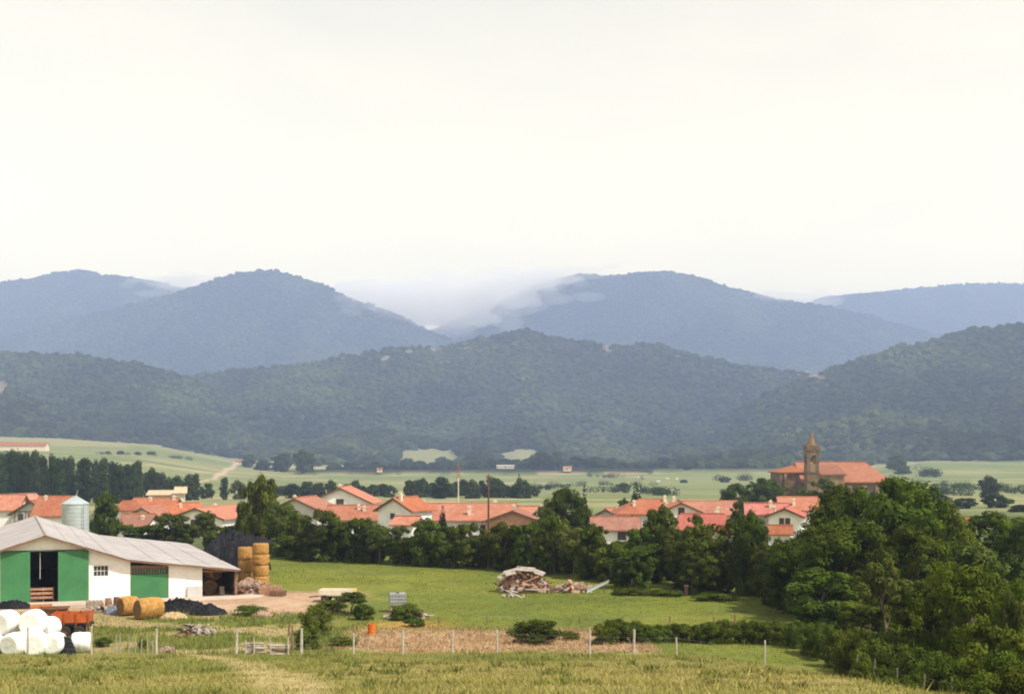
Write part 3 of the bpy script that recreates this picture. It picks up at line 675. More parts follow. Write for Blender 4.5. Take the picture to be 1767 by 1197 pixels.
for (k, px, tp, d, wp, lab) in [
    ('shrubA', 922, 1068, 87, 104, 'round dark bush alone behind the front fence'), ('shrubB', 980, 1092, 90, 46, 'small bush at the right of the lone round bush'),
    ('shrubA', 545, 1042, 92, 62, 'dark upright shrub beside the hurdle and leaning posts'), ('shrubB', 532, 1075, 84, 54, 'low leafy shrub at the foot of the dark upright shrub'),
    ('airy', 606, 1020, 104, 84, 'small spreading tree in front of the cream trailer'), ('shrubB', 572, 1034, 106, 60, 'bush left of the small spreading tree'), ('shrubA', 628, 1042, 101, 46, 'bush right of the small spreading tree'),
    ('shrubB', 700, 1040, 101, 66, 'grey green bush around the pale tank'), ('shrubB', 715, 1071, 97, 48, 'flat dark bush right of the orange drum'), ('shrubB', 178, 1101, 85, 34, 'small green bush right of the torn white bale'),
    ('shrubB', 430, 1043, 104, 70, 'low weedy mound in front of the bale stack'), ('shrubB', 247, 1108, 84, 22, 'tuft of dark weeds among the thin stakes'), ('shrubB', 590, 1100, 86, 60, 'low green weeds behind the second fence post'),
    ('shrubB', 1090, 1016, 119, 90, 'low green shrub at the edge of the field beyond the pile'), ('shrubB', 1150, 1018, 118, 80, 'bright low shrub at the end of the green field'), ('shrubB', 1235, 1022, 114, 90, 'low shrub in the shade at the field corner'),
]: tree(k, px, tp, d, wp, lab, 'bush' if 'shrub' in k else 'tree')
# poplars and field trees beyond the village
i = 0
for px in range(-30, 236, 13):
    k = 'poplarA' if i % 3 else 'poplarB'
    tp = np.interp(px, [-30, 60, 90, 190, 240], [788, 783, 792, 796, 806]) + rnd.uniform(-3, 7)
    tree(k, px + rnd.uniform(-4, 4), tp, 470 + rnd.uniform(-25, 25), rnd.uniform(22, 34), f'tall dark poplar in the left plantation beyond the village, {ORD[i]} from the left', group='poplars of the left plantation'); i += 1
for i, (px, tp, d, wp, k) in enumerate([(238, 800, 480, 24, 'poplarA'), (262, 806, 500, 36, 'farA'), (280, 812, 520, 40, 'farB'), (305, 820, 520, 40, 'farA'), (325, 822, 500, 26, 'poplarB'), (338, 820, 505, 20, 'poplarA'), (388, 826, 520, 18, 'poplarA'), (357, 832, 540, 30, 'farB'), (410, 828, 530, 34, 'farA')]):
    tree(k, px, tp, d, wp, f'scattered dark tree right of the poplar plantation, {ORD[i]} from it', group='trees left of centre beyond the village')
i = 0
for px in list(range(478, 690, 15)) + list(range(705, 860, 14)) + list(range(872, 930, 15)):
    if px in (583, 688): continue
    tree(('farA', 'farB', 'poplarB')[i % 3], px + rnd.uniform(-4, 4), 829 + rnd.uniform(-2, 9) - (4 if 700 < px < 860 else 0), 560 + rnd.uniform(-30, 30), rnd.uniform(24, 36), f'bluish green tree in the line beyond the roofs, {ORD[i]} from the left', group='tree line beyond the village'); i += 1
for (px, tp, d, wp, k, lab) in [(896, 818, 620, 26, 'conifer', 'pointed dark tree standing out of the line beyond the roofs'), (895, 842, 560, 60, 'farB', 'wide low trees under the pointed dark tree'),
    (1705, 820, 560, 46, 'farA', 'round dark tree alone in the right-hand fields'), (1660, 858, 420, 60, 'farB', 'low bluish tree right of the wood'), (1620, 850, 430, 50, 'farA', 'bluish tree behind the wood, right of the church'), (1720, 850, 430, 60, 'farB', 'wide bluish tree below the round one at right'), (1760, 870, 380, 50, 'farA', 'dark tree at the right edge in the fields')]:
    tree(k, px, tp, d, wp, lab)
# trees and thickets on the open plain; wide ones are two or three crowns side by side
AREA = [(420, 'right of the dirt road'), (700, 'left of the bright clearing'), (870, 'between the two bright clearings'), (1000, 'right of the bright clearings'), (1200, 'near the pale cattle'), (1400, 'left of the church'), (1800, 'right of the church')]
cnt = {}
plain = [(488, 815, 34, 34), (522, 814, 36, 42), (455, 812, 40, 20), (430, 806, 30, 22), (560, 800, 36, 16), (590, 798, 40, 22), (640, 797, 44, 30), (655, 799, 30, 22), (760, 806, 44, 18), (790, 806, 40, 20), (820, 806, 54, 32), (838, 804, 36, 30), (912, 808, 40, 26), (885, 806, 26, 14), (935, 808, 40, 30), (960, 809, 36, 34),
    (1075, 848, 26, 14), (1180, 832, 18, 8), (940, 844, 26, 8), (1250, 832, 20, 13),
    (188, 783, 10, 6), (207, 784, 14, 7), (240, 784, 14, 7), (262, 784, 12, 6), (1560, 818, 36, 24), (1545, 812, 36, 28), (700, 803, 26, 16)]
pieces = []
for (px, bp, wp, hp) in plain:
    n = max(1, min(3, int(wp / hp / 1.3)))
    for j in range(n):
        pieces.append((px + (j - (n - 1) / 2) * wp / n + rnd.uniform(-2, 2), bp + rnd.uniform(-1.2, 1.2), wp / n * rnd.uniform(1.0, 1.5), hp * rnd.uniform(.65, 1.15)))
pieces.sort()
for k, (px, base_py, wp, hp) in enumerate(pieces):
    # walk out along this column until the ground reaches the row seen in the photo
    ds = np.linspace(430, 2050, 320); rows = HY - F * ground_z(X(px, ds), ds) / ds
    d = float(ds[np.argmax(rows <= base_py)]) if (rows <= base_py).any() else 1900.0
    ar = next(b for a, b in AREA if px < a) if px > 270 else 'on the left slope'
    cnt[ar] = cnt.get(ar, -1) + 1
    wp = min(wp, 1.7 * hp + 6)
    tree('farC' if hp < 18 else ('farA' if k % 2 else 'farB'), px, base_py - hp, d, wp, f'hazy tree on the plain {ar}, {ORD[cnt[ar]]} from the left', group='trees and thickets scattered on the plain', hm=hp * d / F)

# hedges between the fields, each one grown together
def field_hedge(label, pts, h, seed):
    """pts: photo columns and rows of the hedge's foot"""
    q = np.random.default_rng(seed); W = []
    for (px, py) in pts:
        ds = np.linspace(430, 2050, 320); rows = HY - F * ground_z(X(px, ds), ds) / ds
        d = float(ds[np.argmax(rows <= py)]) if (rows <= py).any() else 1900.0
        W.append((X(px, d), d))
    W = np.array(W); seg = np.sqrt((np.diff(W, axis=0) ** 2).sum(1)); L = np.concatenate([[0], np.cumsum(seg)])
    n = int(L[-1] / 3.2) + 4; u = np.sort(q.uniform(0, L[-1], n)); u = u[fbm(u / 22, u * 0 + seed, seed, 2) > .36]
    x = np.interp(u, L, W[:, 0]) + q.normal(0, 1.6, len(u)); y = np.interp(u, L, W[:, 1]) + q.normal(0, 3.0, len(u))
    hh = h * (.45 + .9 * fbm(u / 17, u * 0, seed + 1, 3)) * q.uniform(.7, 1.25, len(u))
    z = ground_z(x, y)
    ox, oy, oz = W[0][0], W[0][1], float(z[0])
    cen = np.stack([x - ox, y - oy, z - oz + hh * .5], 1); rad = np.stack([hh * .8, hh * .8, hh * .55], 1)
    root = empty('field_hedge', (ox, oy, oz)); tag(root, label, 'hedge')
    k = q.choice(len(cen), len(cen) * 55); dd = unit(len(k)); P = cen[k] + dd * rad[k] * q.uniform(.6, 1.05, len(k))[:, None]
    nn = dd + .4 * unit(len(k)); nn[:, 2] += .25; nn /= np.linalg.norm(nn, axis=1)[:, None]
    tt = np.cross(nn, unit(len(k))); tt /= np.linalg.norm(tt, axis=1)[:, None]; bb = np.cross(nn, tt); a = q.uniform(.3, .6, len(k))[:, None] * (h / 5)
    V = np.stack([P - tt * a, P - bb * a * .6, P + tt * a, P + bb * a * .6], 1).reshape(-1, 3)
    link_mesh('foliage', mesh_np('foliage', V, np.arange(len(V)).reshape(-1, 4)), L_FAR, root)
    m = MB()
    for i in range(0, len(cen), 2): m.tube((cen[i][0], cen[i][1], cen[i][2] - hh[i] * .5 - .3), tuple(cen[i]), .12, .05, 4)
    m.build('stems', M_BARK, root)['kind'] = 'stuff'
for i, (lab, pts, h) in enumerate([
    ('thin broken hedge just below the pale cattle', [(1010, 822), (1050, 824), (1100, 826), (1140, 828)], 4.0), ('low hedge below the cattle pasture, left of the church trees', [(1030, 836), (1080, 838), (1130, 838)], 3.5),
    ('ragged hedge behind the dark conifer on the plain', [(1020, 850), (1060, 849), (1120, 852), (1160, 857)], 4.5), ('bushy hedge left of the church on the plain', [(1230, 830), (1270, 828), (1310, 832), (1345, 832)], 6.0),
    ('thick hedge just right of the church roof', [(1550, 822), (1590, 822), (1640, 824)], 8.0), ('long hedge crossing the right-hand fields', [(1580, 842), (1630, 838), (1690, 846), (1767, 852)], 4.5),
    ('hedge below the long one in the right-hand fields', [(1560, 852), (1610, 852), (1660, 856)], 5.0), ('hedge along the foot of the left bright clearing', [(680, 801), (720, 803), (800, 806)], 7.0),
    ('hedge along the foot of the wood, left of the clearings', [(540, 801), (600, 800), (670, 801)], 7.0), ('thin hedge across the middle of the plain behind the roofs', [(880, 842), (940, 844), (1010, 838)], 3.5), ('hedge along the top of the left slope field', [(170, 784), (230, 785), (290, 790), (350, 796)], 3.5)]):
    field_hedge(lab, pts, h, 500 + i)
# ------------------------------------------------------------------ houses of the village
def slab(m, quad, th):
    """roof slab: quad of four points, given thickness downwards"""
    m.prism(quad, (0, 0, 0), (0, 0, -th))
def chimney(parent, x, y, zt, h=1.3, w=0.48, m=None):
    h *= .8
    c = MB().box(x - w / 2, x + w / 2, y - w / 2, y + w / 2, zt - 1.6, zt + h)
    c.box(x - w / 2 - .08, x + w / 2 + .08, y - w / 2 - .08, y + w / 2 + .08, zt + h, zt + h + .10)
    c.box(x - w / 2 + .06, x + w / 2 - .06, y - w / 2 + .06, y + w / 2 - .06, zt + h + .10, zt + h + .32)
    return c.build('chimney', m or M_CREAM, parent)
def window(parent, face, a, z, w, h, half, m=None):
    """face: one of -x +x -y +y; a: position along that wall; half: distance of the wall from the middle"""
    def pt(u, out, zz):
        if face == '-y': return (a + u, -half - out, zz)
        if face == '+y': return (a - u, half + out, zz)
        if face == '-x': return (-half - out, a - u, zz)
        return (half + out, a + u, zz)
    def bx(mb, u0, u1, o0, o1, z0, z1):
        p, q = pt(u0, o0, z0), pt(u1, o1, z1)
        mb.box(min(p[0], q[0]), max(p[0], q[0]), min(p[1], q[1]), max(p[1], q[1]), z0, z1)
    fr = MB()
    for (u0, u1, z0, z1) in ((-w / 2 - .09, -w / 2, z, z + h), (w / 2, w / 2 + .09, z, z + h), (-w / 2 - .09, w / 2 + .09, z + h, z + h + .1), (-w / 2 - .14, w / 2 + .14, z - .1, z), (-.03, .03, z, z + h)):
        bx(fr, u0, u1, -0.02, 0.07, z0, z1)
    f = fr.build('window', m or M_BROWNW, parent)
    g = MB(); bx(g, -w / 2, w / 2, -0.02, 0.025, z, z + h); g.build('pane', M_GLASS, f)
    return f

def house(label, px, d, ridge, eave, W, L, rot, roofm, wallm=None, hip=0.0, wins=(), chims=(), over=0.55, zg=None, group=None, name='village_house', purlin=True, cat='house'):
    """W across the ridge (local y), L along it (local x); ridge and eave are photo rows at the house's middle"""
    wallm = wallm or M_WHITE
    x, y = X(px, d), d
    g = gz(x, y) if zg is None else zg
    root = empty(name, (x, y, g), R(rot)); tag(root, label, cat, group)
    zr = Z(ridge, d) - g; ze = Z(eave, d - W * 0.5 * abs(math.cos(R(rot))) * 0.9) - g
    pitch = (zr - ze) / (W / 2)
    zw = ze + 0.02
    th = 0.20
    hw, hl = W / 2 - over, L / 2 - over
    wall = MB()
    zwall = zr - pitch * hw - th - 0.01            # underside of the roof at the wall line
    if hip == 0:
        prof = [(0, -hw, -0.6), (0, hw, -0.6), (0, hw, zwall), (0, 0, zr - th - 0.02), (0, -hw, zwall)]
        wall.prism(prof, (-hl, 0, 0), (hl, 0, 0))
    else:
        wall.box(-hl, hl, -hw, hw, -0.6, zwall)
    wall.build('wall', wallm, root)
    rf = MB()
    if hip == 0:
        slab(rf, [(-L / 2, -W / 2, ze), (L / 2, -W / 2, ze), (L / 2, 0, zr), (-L / 2, 0, zr)], th)
        slab(rf, [(L / 2, W / 2, ze), (-L / 2, W / 2, ze), (-L / 2, 0, zr), (L / 2, 0, zr)], th)
    else:
        h = hip
        a = [(-L / 2, -W / 2, ze), (L / 2, -W / 2, ze), (L / 2, W / 2, ze), (-L / 2, W / 2, ze)]
        r0, r1 = (-L / 2 + h, 0, zr), (L / 2 - h, 0, zr)
        dn = [(p[0], p[1], p[2] - th) for p in a]
        rf.add(a + [r0, r1] + dn, [(0, 1, 5, 4), (1, 2, 5), (2, 3, 4, 5), (3, 0, 4), (9, 8, 7, 6), (0, 6, 7, 1), (1, 7, 8, 2), (2, 8, 9, 3), (3, 9, 6, 0)])
    roof = rf.build('roof', roofm, root)
    cap = MB().tube((-L / 2 + hip, 0, zr + .02), (L / 2 - hip, 0, zr + .02), 0.14, seg=6); cap.build('ridge_cap', roofm, roof)
    for (cx_, cy_, ch) in chims: chimney(roof, cx_, cy_, zr - pitch * abs(cy_), ch)
    for (face, a, z, w_, h_) in wins:
        window(root, face, a, z, w_, h_, hw if 'y' in face else hl)
    if purlin and hip == 0:                      # dark barge boards along both gable edges
        for sx in (-1, 1):
            for sy in (-1, 1):
                q = MB(); xx = sx * (L / 2 + 0.03)
                q.prism([(xx, sy * W / 2, ze - 0.28), (xx, sy * W / 2, ze - 0.02), (xx, 0, zr - 0.02), (xx, 0, zr - 0.28)], (-.03, 0, 0), (.03, 0, 0))
                q.build('barge_board', M_BROWNW, root)
    return root

# middle of the village, left to right
house('tallest white gabled house with one dark attic window above the pink roof', 596, 262, 839, 866, 12.4, 14, 88, T_ORANGE,
      wins=[('-x', 0, 4.35, 1.2, 1.3), ('-x', -1.3, 4.1, .5, .6), ('-x', 3.2, 1.2, 1.1, 1.3), ('-x', -3.2, 1.2, 1.1, 1.3)], chims=[(3, 1.5, 1.0)])
house('white gabled house with orange eaves behind the loose tall tree', 527, 236, 857, 877, 8.6, 12, 80, T_ORANGE, wallm=M_GREYW,
      wins=[('-x', -1.8, 2.0, .9, 1.2), ('-x', 1.6, 2.0, .9, 1.2)], chims=[(-2, 1.2, .8)])
house('row house with long pink tiled roof below the tall white gable', 617, 226, 871, 897, 11.5, 9.6, 3, T_PINK,
      wins=[('-y', -2.5, 1.2, 1.0, 1.2), ('-y', 1.2, 1.2, 1.0, 1.2)], chims=[(1.2, -2.2, .7), (.3, -1.6, .6)])
house('narrow white house turned sideways, its dark gable edge and chimney at the top', 699, 216, 857, 880, 7.0, 7.2, 62, T_ORANGE,
      wins=[('-x', .3, 3.4, .6, .7), ('-x', -1.6, 1.2, .9, 1.1)], chims=[(-2.4, -.7, .9)])
house('low pink tiled lean-to roof at the foot of the narrow white house', 704, 206, 890, 905, 6.0, 4.0, -14, T_PINK, purlin=False)
house('longest pink tiled roof in the village, white chimney on its slope', 800, 224, 868, 897, 13.0, 17.0, -2, T_PINK,
      wins=[('-y', -3.2, 1.0, 1.1, 1.3), ('-y', .2, 1.0, 1.1, 1.3), ('-y', 3.6, 1.0, 1.1, 1.3)], chims=[(1.2, -4.4, 1.4), (-6.5, .9, .7), (5.0, .6, .5)])
house('house with pink brick gable under a shallow tiled roof beside the brown pole', 890, 212, 878, 897, 9.2, 10, 84, T_PINK, wallm=M_BRICK,
      wins=[('-x', -1.5, 1.4, .9, 1.1), ('-x', 1.7, 1.4, .9, 1.1)], chims=[(-1.0, -3.2, 1.0), (2.4, .6, .7)])
house('pink roofed house mostly hidden behind the brick gable', 918, 236, 873, 892, 9.0, 7, 5, T_PINK, chims=[(1.5, -1.5, .7)])
house('long low red roofed house partly sunk behind the hedge trees, centre right', 1048, 205, 891, 914, 9.0, 9.6, -3, T_PINK,
      wins=[('-y', 2.0, .9, 1.0, 1.2)], chims=[(-3.6, .3, .6)])
house('small orange gabled house with a white chimney, left of the big hipped roof', 1053, 240, 876, 892, 5.6, 6, 70, T_ORANGE, wallm=M_GREYW, chims=[(-1.2, -1.6, .9)])
house('big orange hipped roof with three chimneys beside the dark conifer', 1123, 236, 861, 886, 11.0, 13.4, 4, T_PINK, hip=4.6,
      wins=[('-y', -3.5, 2.1, 1, 1.2)], chims=[(2.2, -.9, .9), (-3.2, -2.4, .8), (4.0, .5, .5)])
house('white gabled house in the middle of the orange roofs, ivy dark trees before it', 1173, 224, 864, 885, 8.6, 11, 86, T_ORANGE,
      wins=[('-x', 0, 4.0, .8, .9)], chims=[(-1.0, 2.2, .8)])
house('long plain pink roof to the right of the white gable', 1226, 238, 864, 888, 11.0, 9.6, -3, T_PINK, chims=[(.8, -4.6, .9)])
house('bright red hipped roof low among the hedge trees below the white gable', 1212, 205, 886, 916, 10.5, 9.6, -4, T_RED, hip=1.6, chims=[(2.0, .5, .5)])
house('white house with bright red roof and paired windows in its gable', 1358, 200, 874, 889, 5.6, 8.4, 74, T_RED,
      wins=[('-x', -.42, 3.0, .5, .95), ('-x', .42, 3.0, .5, .95), ('-x', 1.6, .9, .8, 1.1)], chims=[(.6, 1.9, .8)])
house('red roofed wing of the white house with paired windows', 1322, 205, 868, 887, 7.0, 6.4, -8, T_RED, wallm=M_GREYW, chims=[(.6, -1.2, .9)], wins=[('-y', -.5, 1.6, .8, 1.0)])  # grey wall colour stands for the shaded side of the white house
house('pink tiled roof just behind the white house with paired windows', 1378, 258, 857, 880, 9.6, 8, -5, T_PINK, chims=[(-1.2, -3.0, 1.2)])
house('low orange roof corner under the white house with paired windows', 1346, 188, 906, 921, 5.0, 3.4, -8, T_ORANGE, purlin=False)
house('small red roof among the trees far right of the church', 1652, 235, 894, 910, 5.0, 5.0, 10, T_ORANGE)
# left part of the village, beyond the barn
house('pink roofed house at the left edge with a bright white gable', 34, 262, 852, 873, 6.6, 9, 68, T_PINK, wins=[('-x', 0, 3.6, .6, .7)])
house('long pink roof at the far left edge of the village', 2, 258, 853, 880, 10, 9, 5, T_PINK, chims=[(-2, -1, .6)])
hh_ = house('half timbered gabled house with grey wall left of the metal silo', 70, 256, 862, 886, 8.4, 9, 84, T_ORANGE, wallm=M_GREYW,
      wins=[('-x', -1.9, 2.0, .8, 1.0), ('-x', 0, 2.0, .8, 1.0), ('-x', 1.9, 2.0, .8, 1.0)])
for k in range(7):
    a = -3.0 + k
    MB().box(-4.0, -3.93, a - .06, a + .06, .2, 3.6).build('timber', M_BROWNW, hh_)
for z in (1.6, 3.4): MB().box(-4.0, -3.92, -3.3, 3.3, z, z + .14).build('timber', M_BROWNW, hh_)
house('orange roof on the slope right behind the metal silo', 96, 250, 856, 890, 11, 6.0, 2, T_ORANGE, chims=[(-1.5, -.8, .5)])
house('small orange hipped roof at the left of the left-hand cluster', 223, 252, 864, 880, 6.6, 5.0, 8, T_ORANGE, hip=1.2)
house('pale pink roof at the top of the left-hand cluster', 270, 258, 859, 882, 10, 8.6, -4, T_PINK, chims=[(3.4, -.5, .6), (-.8, -1.0, .5)])
house('white low gabled house in the left-hand cluster', 260, 240, 874, 889, 6.0, 7, 78, T_PINK, wins=[('-x', 0, 2.4, .6, .6)])
house('orange roof lowest in the left-hand cluster, above the round bush', 240, 226, 886, 910, 9.0, 5.6, -6, T_ORANGE, chims=[(1.2, -1.6, .4)])
house('broad orange roofed white house at the right of the left-hand cluster', 372, 232, 873, 892, 10.4, 14, 74, T_ORANGE,
      wins=[('-x', -2.6, 1.6, 1, 1.2), ('-x', 2.8, 1.6, 1, 1.2), ('-x', 0.4, 1.6, 1, 1.2)], chims=[(2.0, 1.2, .6)])
house('orange hipped roof between the pale pink roof and broad orange house', 325, 246, 867, 890, 10, 8.0, 10, T_ORANGE, hip=2.0, chims=[(-1.2, -1.6, .5)])
house('tan flat sided building behind the left-hand cluster', 282, 335, 846, 853, 9, 7.0, 6, mat('tan_roof', (0.46, 0.36, 0.24)), wallm=M_TAN, purlin=False)
house('pale building just left of the big loose tree, behind the cluster', 312, 330, 840, 850, 6, 3.0, 12, mat('tan_roof', (0.46, 0.36, 0.24)), wallm=M_CREAM, purlin=False)
# farms far out on the plain: standing on the ground where their foot is seen
def far_house(label, px, base, W, L, rot, roofm, wallm, eave=2.6, rise=1.7):
    ds = np.linspace(430, 2050, 640); rows = HY - F * ground_z(X(px, ds), ds) / ds
    d = float(ds[np.argmax(rows <= base)]) if (rows <= base).any() else 1800.0
    g = gz(X(px, d), d); de = d - W * .45 * abs(math.cos(R(rot)))
    house(label, px, d, HY - F * (g + eave + rise) / d, HY - F * (g + eave) / de, W, L, rot, roofm, wallm=wallm, purlin=False, name='far_farmhouse', cat='farm building', wins=[('-y', 0, .9, 1.0, 1.0)])
M_PROOF = mat('pale_roof', (0.42, 0.39, 0.36))
far_house('long far off farm building with pink roof on the left slope', 34, 777, 14, 50, 4, T_PINK, M_CREAM, 4.2, 3.0)
far_house('far off farmhouse with red roof at the head of the dirt road', 414, 800, 8, 11, 8, T_ORANGE, M_CREAM)
far_house('tiny red roofed field hut alone in the middle of the plain', 655, 818, 5, 6, 10, T_ORANGE, M_CREAM, 2.0, 1.4)
far_house('low white field shed at the foot of the wooded hill', 872, 808, 6, 20, 3, M_PROOF, M_CREAM, 2.4, 1.0)
far_house('tiny pinkish shed under trees on the plain, centre right', 979, 812, 6, 9, -6, T_PINK, M_CREAM)
far_house('tiny white hut in the trees right of the dirt road', 467, 810, 4, 5, 12, M_PROOF, M_CREAM, 2.0, 1.0)

# ------------------------------------------------------------------ the church
def church():
    d = 420.0; k = d / F
    x0 = X(1384.5, d); g = gz(x0 + 10, d)
    root = empty('church', (x0, d, g)); tag(root, 'old brown stone church with red tiled hipped roof and belfry tower', 'church')
    zz = lambda py, dd=d: Z(py, dd) - g
    w = lambda px, dd=d: X(px, dd) - x0
    # nave: long block with a wide hipped roof, its ridge runs left to right
    xl, xr = w(1418), w(1541, d); depth = 22.0
    zr, ze = zz(797, d + 11), zz(831, d)
    MB().box(xl - 6, xr - 2.2, .9, depth - .9, -1, ze - .05).build('wall', M_STONE, root)
    def hipped(x0_, x1_, y0_, y1_, ze_, zr_, hl, hr, nm='roof', m=T_CHURCH, th=.3):
        ym = (y0_ + y1_) / 2
        a = [(x0_, y0_, ze_), (x1_, y0_, ze_), (x1_, y1_, ze_), (x0_, y1_, ze_), (x0_ + hl, ym, zr_), (x1_ - hr, ym, zr_)]
        dn = [(p[0], p[1], p[2] - th) for p in a[:4]]
        return MB().add(a + dn, [(0, 1, 5, 4), (1, 2, 5), (2, 3, 4, 5), (3, 0, 4), (9, 8, 7, 6), (0, 6, 7, 1), (1, 7, 8, 2), (2, 8, 9, 3), (3, 9, 6, 0)]).build(nm, m, root)
    rf = hipped(xl - 6, xr, 0, depth, ze, zr, .1, 5.6)
    MB().tube((xl - 5.8, depth / 2, zr + .05), (xr - 5.6, depth / 2, zr + .05), .2, seg=6).build('ridge_cap', T_CHURCH, rf)
    for px in (1466, 1492, 1516):
        MB().box(w(px) - .8, w(px) + .8, .35, .895, -1, ze - 1.0).build('buttress', M_STONEL, root)
    for px in (1478, 1504):
        window(root, '-y', w(px), 3.4, 1.3, 2.6, -.898, M_STONEL)
    # side chapel left of the nave front, beside the tower
    cl, cr = w(1388.5), w(1451)
    ze2 = zz(817)
    MB().box(cl, cr, -4.5, .88, -1, ze2 - .06).build('chapel_wall', M_STONEL, root)
    slabm = MB(); slabm.prism([(cl + 3.4, -5.1, ze2), (cr + .5, -5.1, ze2), (cr + .5, 6.6, zz(801.5, d + 6)), (cl + 3.4, 6.6, zz(801.5, d + 6))], (0, 0, 0), (0, 0, -.28))
    slabm.build('chapel_roof', T_CHURCH, root)
    MB().box(cl + 3.4, cr + .42, -5.05, -4.6, ze2 - .55, ze2 - .29).build('cornice', M_STONE, root)
    # west block: lower, its wall's shade kept as the darker stone tone, with the hipped end of the roof
    bl, br = w(1337.5, d + 8), cl - .02
    ze3, zr3 = zz(814, d + 6), zz(800, d + 14)
    MB().box(bl + .8, br, 4.2, 20.0, -1, ze3 - .06).build('wall', M_STONE, root)
    hipped(bl, br + 5, 3.4, 20.8, ze3, zr3, 7.6, .1, 'west_roof', T_CHURCH)
    MB().box(w(1357), w(1362), 3.3, 4.19, -1, ze3 - .35).build('buttress', M_STONEL, root)  # lit buttress: sunlight put into its paler stone colour
    MB().box(bl + .5, bl + 1.4, 3.5, 4.19, -1, ze3 - .8).build('buttress', M_STONE, root)
    for zq in (3.4,): window(root, '-y', w(1349), zq, .9, 2.0, -4.19, M_STONEL)
    # tower
    tw = 3.5; tl, tr = cl - .35, cl - .35 + tw; ty0, ty1 = -5.2, -5.2 + tw + .9
    tm = (tl + tr) / 2; ym = (ty0 + ty1) / 2
    zc1, zc2, ztop = zz(815), zz(777), zz(768)
    tower = MB().box(tl, tr, ty0, ty1, -1, zc1).build('tower', M_STONE, root)
    bx = MB()   # belfry stage with an arched opening through each face: corner piers and lintels
    pw = .95
    for (a, b) in ((tl, tl + pw), (tr - pw, tr)):
        for (c, e) in ((ty0, ty0 + pw), (ty1 - pw, ty1)): bx.box(a, b, c, e, zc1 + .3, zc2)
    bx.build('belfry_pier', M_STONE, tower)
    bw = MB()
    zo0, zo1 = zz(800), zz(785)
    bw.box(tl + .06, tr - .06, ty0 + .06, ty1 - .06, zc1 + .3, zo0)
    bw.box(tl + .06, tr - .06, ty0 + .06, ty1 - .06, zo1, zc2)
    bw.build('belfry_wall', M_STONEL, tower)
    bell = MB().lathe([(.0, 1.1), (.22, 1.08), (.34, .7), (.42, .3), (.62, 0), (.55, 0), (.0, .25)], 14, (tm, ym, zo0 + .75))
    bell.tube((tm, ym, zo0 + 1.8), (tm, ym, zo1 + .1), .07)
    bell.build('bell', mat('bronze', (.12, .10, .05), .5, metal=.6), tower, True)
    cor = MB()
    for z, o, h in ((zc1, .22, .32), (zc2, .32, .35), (zc2 + .36, .12, .3)): cor.box(tl - o, tr + o, ty0 - o, ty1 + o, z, z + h)
    cor.build('cornice', M_STONE, tower)
    pa = MB(); o = .18; zp = zc2 + .67
    pa.box(tl - o, tr + o, ty0 - o, ty0 - o + .3, zp, ztop); pa.box(tl - o, tr + o, ty1 + o - .3, ty1 + o, zp, ztop)
    pa.box(tl - o, tl - o + .3, ty0 - o + .31, ty1 + o - .31, zp, ztop); pa.box(tr + o - .3, tr + o, ty0 - o + .31, ty1 + o - .31, zp, ztop)
    pa.build('parapet', M_STONE, tower)
    for sx in (tl, tr):
        for sy in (ty0, ty1):
            MB().lathe([(.0, .95), (.07, .8), (.16, .55), (.12, .4), (.2, .2), (.2, 0)], 8, (sx, sy, ztop)).build('pinnacle', M_STONE, tower)
    sp_ = MB(); zs = zc2 + .66; zt = zz(744)
    hgt = zt - zs
    sp_.lathe([(1.25, 0), (1.25, .16 * hgt), (1.42, .17 * hgt), (1.42, .2 * hgt), (1.12, .23 * hgt), (.88, .42 * hgt), (.55, .60 * hgt), (.42, .66 * hgt), (.56, .67 * hgt), (.56, .71 * hgt), (.36, .73 * hgt), (.34, .80 * hgt), (.42, .82 * hgt), (.20, .90 * hgt), (.06, hgt), (0, hgt)], 8, (tm, ym, zs))
    spo = sp_.build('spire', mat('ochre_stone', (.20, .125, .06), .95, .2, 1.5), tower)
    cr_ = MB().box(tm - .05, tm + .05, ym - .05, ym + .05, zt - .1, zt + 1.2); cr_.box(tm - .35, tm + .35, ym - .04, ym + .04, zt + .65, zt + .77)
    cr_.build('cross', M_DARKM, spo)
church()

# ------------------------------------------------------------------ poles
def pole(label, px, d, top, r, m, name, arm=True, cat='pole'):
    x = X(px, d); g = gz(x, d); zt = Z(top, d)
    root = empty(name, (x, d, g)); tag(root, label, cat)
    MB().tube((0, 0, -.5), (0, 0, zt - g), r, r * .65, 10).build('shaft', m, root)
    if arm:
        MB().box(-.35, .35, -.06, .06, zt - g - .5, zt - g - .36).build('cross_arm', m, root)
        for s in (-.28, .28, 0):
            MB().lathe([(0, .22), (.05, .2), (.08, .1), (.04, 0)], 8, (s, 0, zt - g - .36)).build('insulator', M_GLASS, root)
    return root, zt - g
pole('brown wooden utility pole standing alone above the long pink roof', 843, 190, 818, .17, M_BROWNW, 'utility_pole')
r_, h_ = pole('slender pale mast with rust red head behind the long pink roof', 791, 330, 824, .16, M_CREAMP, 'lattice_mast', arm=False, cat='mast')
for i in range(5):
    a = i / 5 * 3.2
    MB().box(-.42 + .05 * i, .42 - .05 * i, -.06, .06, h_ + a, h_ + a + .10).build('rung', M_RUST, r_)
for s in (-1, 1): MB().tube((s * .4, 0, h_ - .4), (s * .1, 0, h_ + 3.4), .07, .05, 6).build('stay', M_ORANGE, r_)

